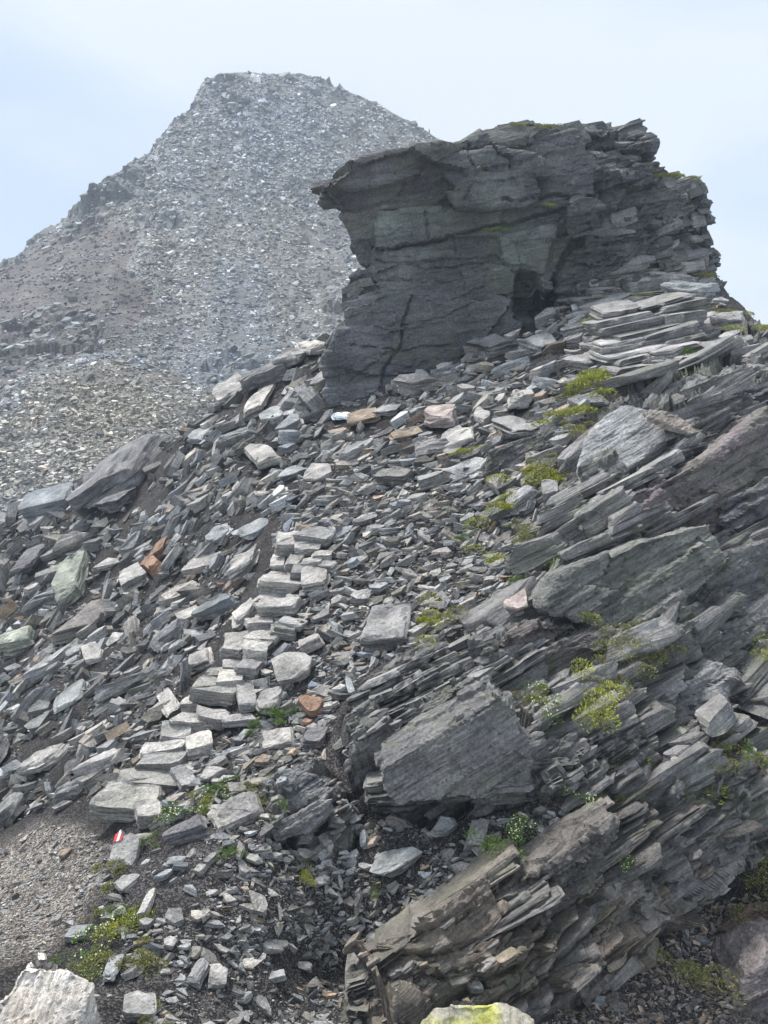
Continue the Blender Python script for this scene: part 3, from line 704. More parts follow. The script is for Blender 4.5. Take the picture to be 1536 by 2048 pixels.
def bedrock(rootpx, label, blocks, zone_poly, n_slabs, seed, ang, szr, tn=(.62, 1.05), warm=0., avoid=(), beam=()):
    root = empty('rock_outcrop', ray(*rootpx)*NEAR(*rootpx)); tag(root, label, 'rock outcrop', 'outcrops of layered bedrock on the near slope')
    for k, bq in enumerate(blocks): outcrop_part(root, 'rock_block', seed=seed+k*7, **bq)
    for k, q in enumerate(beam): beams(root, seed=seed*3+k*11, **q)
    r = np.random.default_rng(seed); pa = np.array(zone_poly, float); L = []
    while len(L) < n_slabs:
        x, y = r.uniform(pa[:, 0].min(), pa[:, 0].max()), r.uniform(pa[:, 1].min(), pa[:, 1].max())
        if not inpoly(x, y, zone_poly): continue
        if any(inpoly(x, y, q) for q in avoid) and r.random() < .9: continue
        L.append((x, y, szr[0]*(szr[1]/szr[0])**(r.random()**1.5)))
    L.sort(key=lambda q: -q[2]); B = Batch(); a, b, n = FOL
    for k, (x, y, w) in enumerate(L):
        Pc = nearP(x, y); d = Pc@FW; s = d/F_PX; w = w*s; dep = w*r.uniform(.4, .8); th = w*r.uniform(.10, .28)
        an = math.radians(ang+r.normal(0, 6)); xa = math.cos(an)*RT-math.sin(an)*UP+np.array([0, r.normal(0, .15), 0])
        nn = unit((n if seed != 2100 else np.array([-.22, -.1, .95]))+r.normal(0, .10, 3)); Rm = rot_from(xa, nn); dims = np.array([w, dep, th])
        t0 = r.uniform(*tn)*(1. if seed != 1200 else .95); wv = warm*r.random(); tv = np.array([t0*(1+.25*wv), t0*(1+.05*wv), t0*(1.03-.2*wv)])
        c = Pc+nearN(x, y)*(.25*dep*r.uniform(-.4, .5))
        if k < 280:
            V, T, Q = hero_mesh(seed*31+k, dims, 'slab' if r.random() < .5 else 'block', 2 if w/s > 175 else 1, .8); V = V@Rm.T
            link('slab', mesh_from('slab', V, T, Q, np.broadcast_to(tv, V.shape), M_BED), root, Vector(c)-root.location)
        else:
            if k == 280: keep = []
            keep.append((c-np.array(root.location), Rm, dims, tv))
    if len(L) > 280:
        B.add_many(PROTO_LOW['slab'], np.array([q[0] for q in keep]), np.array([q[1] for q in keep]), np.array([q[2] for q in keep]), np.array([q[3] for q in keep]), seed)
        o = B.build('small_slabs', M_BED, root); o['kind'] = 'stuff'
    return root
D = dict
def beams(root, p0, p1, offs, lens, ths, prot, tn, warm, seed, dep=.5, jitter=1.5, lean=.55, backr=-.38, xmax=9e9):
    """long beds laid one over the other along a line, each bed broken into pieces"""
    r = np.random.default_rng(seed); p0 = np.array(p0, float); p1 = np.array(p1, float); dv = p1-p0; Lt = np.linalg.norm(dv); dv /= Lt; pn = np.array([-dv[1], dv[0]])
    if pn[1] < 0: pn = -pn
    ang0 = math.degrees(math.atan2(dv[1], dv[0])); k = 0
    for io, off in enumerate(offs):
        t = -r.uniform(0, lens[0])*.5; out = prot[0]*.5+prot[1]*.5+r.uniform(-.5, .5)*min(.10, prot[1]-prot[0])
        while t < Lt:
            w = r.uniform(*lens)*(.6 if r.random() < .3 else 1); th = r.uniform(*ths); c = p0+dv*(t+w/2)+pn*(off+r.normal(0, jitter)); t += w*r.uniform(.86, 1.02)
            if c[0]+w*.55 > xmax: continue
            cb = p0+dv*(t)+pn*max(offs); dd_ = NEAR(c[0], c[1])*(1-lean)+min(NEAR(cb[0], cb[1]), NEAR(c[0], c[1]))*lean; Pc = ray(c[0], c[1])*(dd_-out-r.uniform(-.02, .03)); s = float(Pc@FW)/F_PX
            a = math.radians(ang0+r.normal(0, 1.4)); xa = math.cos(a)*RT-math.sin(a)*UP+np.array([0, r.normal(0, .06), 0]); nn = unit(np.cross(xa, np.array([0, 1., r.normal(backr, .06)]))); nn = nn if nn[2] > 0 else -nn
            dims = np.array([w*s*1.08, dep*r.uniform(.8, 1.2), th*s*1.3]); V, T, Q = hero_mesh(seed*17+k, dims, 'bed', 2 if w > 260 else 1, .8); Rm = rot_from(xa, nn); V = V@Rm.T
            t0 = r.uniform(*tn)*.98*(1.2 if io == 0 else 1); wv = warm*r.random(); tv = np.array([t0*(1+.25*wv), t0*(1+.05*wv), t0*(1.03-.22*wv)])
            link('bed_slab', mesh_from('bed_slab', V, T, Q, np.broadcast_to(tv, V.shape), M_BED), root, Vector(Pc+np.array([0, dep*.4, 0]))-root.location); k += 1
PALE = [(1140,950),(1160,870),(1240,800),(1300,805),(1345,840),(1340,885),(1210,980),(1150,970)]
W5 = [(1205,1000),(1320,965),(1440,900),(1536,820),(1700,800),(1700,1010),(1536,1010),(1440,1070),(1300,1068),(1205,1050)]
W7 = [(1120,1150),(1290,1075),(1420,1045),(1445,1110),(1405,1200),(1390,1270),(1270,1300),(1175,1245),(1085,1215)]
W9 = [(975,1300),(1100,1240),(1165,1250),(1180,1330),(1105,1395),(1000,1335)]
bedrock((1400, 1300), 'wide dark layered bedrock face on the right below the grassy shoulder', [
    D(poly=W5, n=N_FRONT, T=.9, lift=.52, tn=(.74,.65,.70), vec=BACK, size=.9, voxel=.024, fine=.6),
    D(poly=[(1440,1010),(1536,950),(1700,950),(1700,1200),(1536,1210),(1470,1160)], n=(-.1,-.95,.3), T=.7, lift=.3, tn=(.5,.5,.55), vec=BACK, size=.9, voxel=.024),
    D(poly=W7, n=unit(np.array([.0,-.9,.42])), T=.9, lift=.50, tn=(.80,.82,.80), vec=BACK, size=.9, voxel=.022, fine=.55),
    D(poly=W9, n=(.25,-.95,.15), T=.6, lift=.24, tn=(.58,.52,.54), vec=BACK, size=.7, fine=1.0),
    D(poly=[(1070,1190),(1120,1120),(1200,1085),(1215,1110),(1150,1180),(1090,1230)], n=unit(np.array([-.2,-.8,.55])), T=.4, lift=.22, tn=(.74,.78,.70), vec=BACK, size=.6, fine=.6),
    D(poly=[(1385,1175),(1440,1110),(1540,1080),(1700,1060),(1700,1200),(1540,1235),(1400,1260)], n=unit(np.array([.05,-.9,.4])), T=.7, lift=.44, tn=(.62,.62,.70), vec=BACK, size=.9, voxel=.024, fine=.6),
    D(poly=[(1030,1330),(1180,1250),(1290,1290),(1270,1350),(1130,1400),(1050,1400)], n=unit(np.array([.05,-.85,.5])), T=.5, lift=.2, tn=(.62,.6,.6), vec=BACK, size=.6, fine=.8),
    D(poly=[(1290,1300),(1400,1255),(1540,1225),(1700,1230),(1700,1330),(1500,1310),(1330,1370)], n=unit(np.array([-.1,-.8,.58])), T=.5, lift=.2, tn=(.78,.8,.84), vec=BACK, size=.7, fine=.8),
    D(poly=[(980,900),(1100,860),(1150,880),(1120,930),(1030,975),(970,960)], n=unit(np.array([-.1,-.8,.6])), T=.5, lift=.12, tn=(.55,.54,.58), vec=BACK, size=.5, fine=.7),
    D(poly=[(1180,1010),(1290,985),(1300,1040),(1230,1075),(1170,1110),(1160,1060)], n=unit(np.array([-.25,-.75,.6])), T=.4, lift=.25, tn=(.7,.74,.7), vec=BACK, size=.6, fine=.6),
    D(poly=[(1095,1055),(1140,1003),(1205,992),(1212,1022),(1160,1085),(1100,1108)], n=N_LEAN, T=.2, lift=.25, tn=(.92,.98,.90), size=.5),
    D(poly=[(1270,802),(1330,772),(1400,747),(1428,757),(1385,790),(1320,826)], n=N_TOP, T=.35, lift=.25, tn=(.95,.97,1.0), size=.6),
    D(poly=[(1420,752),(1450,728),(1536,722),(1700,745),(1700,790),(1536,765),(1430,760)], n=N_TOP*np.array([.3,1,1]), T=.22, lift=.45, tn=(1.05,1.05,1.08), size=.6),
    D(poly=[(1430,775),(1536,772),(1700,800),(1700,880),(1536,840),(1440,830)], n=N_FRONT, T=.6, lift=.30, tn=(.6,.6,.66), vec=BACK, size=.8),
    D(poly=[(1290,900),(1350,860),(1430,850),(1430,900),(1330,960),(1230,985),(1220,960)], n=(-.1,-.8,.55), T=.4, lift=.2, tn=(.66,.66,.68), vec=BACK, size=.7),
    D(poly=[(1190,1480),(1330,1400),(1440,1330),(1480,1345),(1400,1440),(1250,1520)], n=(-.2,-.75,.6), T=.4, lift=.12, tn=(.78,.8,.84), vec=BACK, size=.7),
    D(poly=[(1390,1330),(1480,1300),(1510,1330),(1460,1380),(1400,1375)], n=N_LEAN, T=.3, lift=.15, tn=(.8,.82,.88), size=.6),
    D(poly=[(1480,1410),(1520,1380),(1700,1370),(1700,1480),(1530,1480),(1490,1450)], n=N_FRONT, T=.4, lift=.2, tn=(.6,.62,.68), vec=BACK, size=.7),
    ], BED[:10]+[(960,1300),(1060,1420),(1180,1590),(1300,1600),(1536,1520),(1700,1480),(1700,720)], 430, 1200, -27, (40, 230), avoid=(W5, W7, W9, PALE), beam=[
  D(p0=(1180,1480), p1=(1450,1335), offs=range(0,110,20), lens=(80,230), ths=(14,28), prot=(.02,.14), tn=(.65,1.05), warm=.1),
  D(p0=(1350,850), p1=(1560,785), offs=range(0,90,15), lens=(70,190), ths=(9,22), prot=(.2,.5), tn=(.5,.9), warm=0.),
  D(p0=(1225,1000), p1=(1420,885), offs=range(0,60,14), lens=(60,150), ths=(9,18), prot=(.1,.35), tn=(.6,1.), warm=0.),
  D(p0=(1150,1120), p1=(1300,1050), offs=range(0,40,14), lens=(80,200), ths=(12,26), prot=(.15,.35), tn=(.6,.9), warm=0.),
  D(p0=(980,1290), p1=(1200,1180), offs=range(0,60,16), lens=(50,150), ths=(9,20), prot=(.02,.12), tn=(.5,.85), warm=.2),
  D(p0=(1190,1310), p1=(1420,1235), offs=range(0,90,19), lens=(60,170), ths=(12,26), prot=(.02,.15), tn=(.6,1.), warm=0.),
  D(p0=(1420,1130), p1=(1560,1060), offs=range(0,60,22), lens=(80,170), ths=(14,30), prot=(.1,.3), tn=(.5,.85), warm=0.),
  D(p0=(1090,1560), p1=(1240,1470), offs=range(0,100,14), lens=(40,120), ths=(8,18), prot=(.05,.2), tn=(.6,1.), warm=.1)])
BL1 = [(765,1535),(880,1470),(1000,1392),(1032,1418),(1063,1490),(1052,1585),(960,1600),(860,1600),(790,1612),(760,1570)]
bedrock((870, 1600), 'massive tilted schist block with pale top edge beside the stone steps', [
    D(poly=BL1, n=(.18,-.95,.22), T=.36, lift=.58, tn=(.74,.74,.76), vec=unit(np.array([-.12,1.,.02])), size=.4, voxel=.014, fine=.6),
    D(poly=[(705,1500),(800,1430),(940,1360),(965,1375),(900,1440),(790,1500),(740,1530)], n=(-.3,-.72,.62), T=.35, lift=.22, tn=(.85,.85,.87), size=.5, voxel=.016),
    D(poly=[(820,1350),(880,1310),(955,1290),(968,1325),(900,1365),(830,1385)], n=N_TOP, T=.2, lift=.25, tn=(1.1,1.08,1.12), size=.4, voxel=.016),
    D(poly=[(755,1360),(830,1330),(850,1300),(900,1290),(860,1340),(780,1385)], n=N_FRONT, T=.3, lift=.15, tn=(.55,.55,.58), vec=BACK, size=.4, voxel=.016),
    ], [(720,1380),(800,1310),(960,1280),(1000,1340),(1070,1450),(1120,1560),(1080,1620),(780,1630),(700,1520)], 190, 1400, -29, (16, 80), avoid=(BL1,), beam=[D(p0=(700,1505), p1=(955,1358), offs=range(0,40,12), lens=(100,240), ths=(10,18), prot=(.08,.18), tn=(.8,1.15), warm=0.),
  D(p0=(740,1390), p1=(960,1290), offs=range(0,70,13), lens=(50,130), ths=(8,15), prot=(.1,.3), tn=(.6,1.1), warm=0.), D(p0=(750,1590), p1=(1050,1560), offs=range(0,50,14), lens=(50,130), ths=(8,18), prot=(.05,.25), tn=(.4,.8), warm=0.)])
LE1 = [(752,1965),(870,1885),(1000,1795),(1120,1705),(1218,1635),(1236,1672),(1160,1790),(1060,1865),(960,1930),(850,1985),(790,2030),(745,1995)]
bedrock((950, 1960), 'long brown striped bedrock ledge rising from the dark hollow at the bottom', [
    D(poly=LE1, n=(.2,-.93,.3), T=.45, lift=.12, tn=(.55,.52,.50), vec=BACK, size=.5, voxel=.017, fine=1.25),
    D(poly=[(700,1960),(760,1950),(800,1985),(770,2090),(700,2090)], n=N_FRONT, T=.3, lift=.12, tn=(.5,.5,.5), vec=BACK, size=.5),
    ], [(740,1990),(1000,1790),(1230,1620),(1250,1680),(1160,1800),(1000,1930),(850,2040),(750,2060)], 120, 1600, -33, (16, 60), warm=1., avoid=(LE1,), beam=[
  D(p0=(775,1905), p1=(1222,1632), offs=range(0,150,10), lens=(120,380), ths=(6,13), prot=(.0,.14), tn=(.45,.85), warm=.5, lean=.75, jitter=2.5),
  D(p0=(700,1990), p1=(800,1960), offs=range(0,70,14), lens=(40,90), ths=(8,16), prot=(.0,.2), tn=(.4,.7), warm=.3)])
bedrock((1300, 1800), 'lower right ledge of brownish beds over the dark soil pocket', [
    D(poly=[(1235,1670),(1380,1590),(1536,1510),(1700,1480),(1700,1640),(1536,1690),(1400,1755),(1300,1800),(1250,1745)], n=(-.05,-.85,.5), T=.5, lift=.08, tn=(.82,.8,.8), vec=BACK, size=.6, voxel=.02, fine=1.1),
    D(poly=[(1110,1860),(1260,1760),(1325,1780),(1320,1840),(1240,1960),(1150,2005),(1000,2020),(1010,1960)], n=(.1,-.85,.5), T=.4, lift=.08, tn=(.78,.74,.72), vec=BACK, size=.5, voxel=.018, fine=1.1),
    ], [(1235,1670),(1536,1510),(1700,1480),(1700,1660),(1536,1710),(1400,1760),(1320,1850),(1240,1990),(1000,2030),(1100,1860)], 240, 1700, -30, (18, 100), warm=.9, beam=[
  D(p0=(1240,1665), p1=(1560,1500), offs=range(0,140,12), lens=(80,260), ths=(7,16), prot=(.0,.15), tn=(.55,.9), warm=.4, lean=.6),
  D(p0=(1000,1990), p1=(1320,1770), offs=range(0,100,12), lens=(60,220), ths=(7,16), prot=(.0,.15), tn=(.5,.85), warm=.8, lean=.6)])
bedrock((1500, 2040), 'smooth purplish rock corner at the bottom right edge', [
    D(poly=[(1460,2090),(1476,2000),(1500,1940),(1560,1900),(1760,1880),(1760,2200),(1460,2200)], n=(-.3,-.85,.45), T=.5, lift=.12, tn=(.66,.6,.62), vec=BACK, size=.6, fine=.5),
    D(poly=[(1440,1850),(1500,1815),(1700,1780),(1700,1850),(1520,1880),(1450,1880)], n=(-.3,-.7,.6), T=.25, lift=.2, tn=(.95,.62,.58), size=.4),
    ], [(1420,1830),(1700,1760),(1700,1900),(1450,1920)], 40, 1800, -25, (20, 70), warm=1.)
bedrock((590, 1690), 'bluish split block face below the rust coloured stones', [
    D(poly=[(532,1552),(572,1537),(640,1548),(650,1585),(610,1610),(528,1648)], n=(-.1,-.72,.68), T=.3, lift=.20, tn=(.86,.9,.96), size=.4, voxel=.014, fine=.6),
    D(poly=[(530,1655),(612,1616),(652,1590),(655,1625),(622,1665),(545,1685)], n=(.0,-.8,.6), T=.3, lift=.22, tn=(.92,.92,.95), size=.4, voxel=.014, fine=.8),
    ], [(640,1560),(715,1580),(720,1640),(690,1680),(560,1730),(530,1690),(640,1650)], 36, 1900, -25, (22, 70))

bedrock((1400, 620), 'stack of pale tilted slabs forming the shoulder against the right flank of the crag', [], [(1150,600),(1230,520),(1310,490),(1350,510),(1375,570),(1420,650),(1500,700),(1560,740),(1400,730),(1240,740),(1140,700)], 230, 2100, -17, (40, 140), tn=(.9, 1.5), beam=[
  D(p0=(1180,560), p1=(1400,532), offs=range(0,50,14), lens=(60,120), ths=(9,20), prot=(.3,.5), tn=(.8,1.3), warm=0., backr=.05, dep=.8, xmax=1425),
  D(p0=(1220,630), p1=(1410,590), offs=range(0,130,17), lens=(70,150), ths=(11,24), prot=(.2,.4), tn=(.8,1.4), warm=0., backr=.05, dep=.8, xmax=1450)])

# ------------------------------------------------------------------ single stones
COLS = {'pale': (1.45, 1.42, 1.36), 'light': (1.22, 1.2, 1.18), 'grey': (1., 1., 1.02), 'blue': (1.05, 1.12, 1.17), 'dark': (.6, .6, .64), 'puddle': (1.7, 2.0, 2.25), 'rust': (1.05, .66, .48), 'brown': (1.05, .86, .68), 'green': (.92, 1.0, .88), 'pink': (1.25, 1.08, 1.04)}
occupied = []
def place_stone(name, x, y, w, h, ang, th, col, seed, style='slab', up=.5, lift=.25, sub=2, tilt=None, mat=None, rough=1.):
    Pc = nearP(x, y); d = float(Pc@FW); s = d/F_PX; r = np.random.default_rng(seed)
    n = unit(nearN(x, y)*(1-up)+np.array([0, -.12, 1.])*up+r.normal(0, .07, 3)) if tilt is None else unit(np.array(tilt, float))
    an = math.radians(ang); xa = math.cos(an)*RT-math.sin(an)*UP; xa = xa-n*(xa@n); k = np.linalg.norm(xa); xa = xa/k
    ya = np.cross(n, xa); view = unit(Pc)
    fx = max(.5, np.linalg.norm(xa-view*(xa@view))); fy = max(.38, np.linalg.norm(ya-view*(ya@view))); fz = max(.4, np.linalg.norm(n-view*(n@view)))
    dims = np.array([w*s/fx, h*s/fy, th*s/fz])
    V, T, Q = hero_mesh(seed, dims, style, sub, rough); V = V@np.stack([xa, ya, n], -1).T
    tv = np.array(COLS[col])*r.uniform(.95, 1.12)
    me = mesh_from(name, V, T, Q, np.broadcast_to(tv, V.shape), mat or M_STONE)
    occupied.append((x, y, max(w, h)))
    return link(name, me, None, Vector(Pc+n*dims[2]*lift)), n, dims
# (x, y, width, height, angle, thickness) of the steps, top of the flight first
STEPS = [(592,1108,66,34,-4,16),(636,1097,66,26,14,12),(619,1118,46,16,4,10),(648,1128,36,14,8,9),(631,1145,36,16,10,10),(661,1147,28,24,60,10),(597,1146,30,24,5,12),(565,1147,32,30,10,14),
 (564,1171,50,16,2,9),(604,1167,32,22,-10,12),(637,1173,46,38,-12,10),(572,1194,86,20,7,15),(555,1218,52,16,12,10),(591,1222,22,14,-20,9),(572,1240,70,18,9,14),(543,1260,56,14,10,9),
 (528,1277,58,18,11,15),(589,1271,50,18,20,10),(572,1286,46,18,18,12),(541,1302,66,20,15,10),(487,1303,62,34,-4,11),(531,1317,46,16,14,10),(475,1334,50,22,12,19),(519,1344,46,24,15,18),
 (473,1358,44,16,14,10),(506,1371,46,22,20,14),(445,1368,44,18,4,9),(467,1389,52,30,18,15),(435,1408,78,28,14,18),(493,1408,30,46,-48,13),(426,1440,62,28,14,12),(392,1422,38,20,0,11),
 (387,1457,78,24,13,15),(477,1443,56,16,-4,9),(355,1484,60,32,10,13),(393,1497,48,30,-20,14),(330,1512,80,22,8,12),(322,1540,78,26,14,18),(296,1574,104,36,12,18),(256,1622,106,56,14,18),(296,1646,52,34,-28,14),(366,1567,30,54,-58,12)]
ORD = ['first','second','third','fourth','fifth','sixth','seventh','eighth','ninth','tenth','eleventh','twelfth','thirteenth','fourteenth','fifteenth','sixteenth','seventeenth','eighteenth','nineteenth','twentieth','twenty-first','twenty-second']
STEP_LAB = {11: 'longest narrow step stone across the upper flight of stone stairs', 0: 'blocky stone crowning the left of the top of the stone stairs', 39: 'broad weathered slab at the foot of the stone stairs above the trail mark',
            38: 'wide split slab second from the foot of the stone stairs', 40: 'small slab leaning on the right of the lowest stair slab', 41: 'narrow upright stone right of the lower stair slabs', 28: 'long thick step with dark front edge at the middle of the stairs',
            20: 'large irregular slab at the left of the bend in the stairs', 14: 'rounded long step just below the double small step', 10: 'flat L-shaped slab right of the longest step'}
for k, (x, y, w, h, an, th) in enumerate(STEPS):
    col = ('light', 'pale', 'light', 'grey')[(k*7) % 4]
    o, _, _ = place_stone('step_stone', x, y, w*1.28, h*1.12, an, th*1.5, col, 3000+k, 'step', up=.93, lift=.80, rough=1.)
    size = 'long' if w > 60 else ('short' if w < 40 else 'medium'); thick = 'thick' if th > 13 else 'thin'
    if k in STEP_LAB: lab = STEP_LAB[k]
    elif k < 20: lab = f'{size} {thick} step stone, {ORD[k]} from the top of the stairs'
    else: lab = f'{size} {thick} step stone, {ORD[len(STEPS)-1-k]} from the foot of the stairs'
    tag(o, lab, 'stone', 'stone steps of the hiking trail')

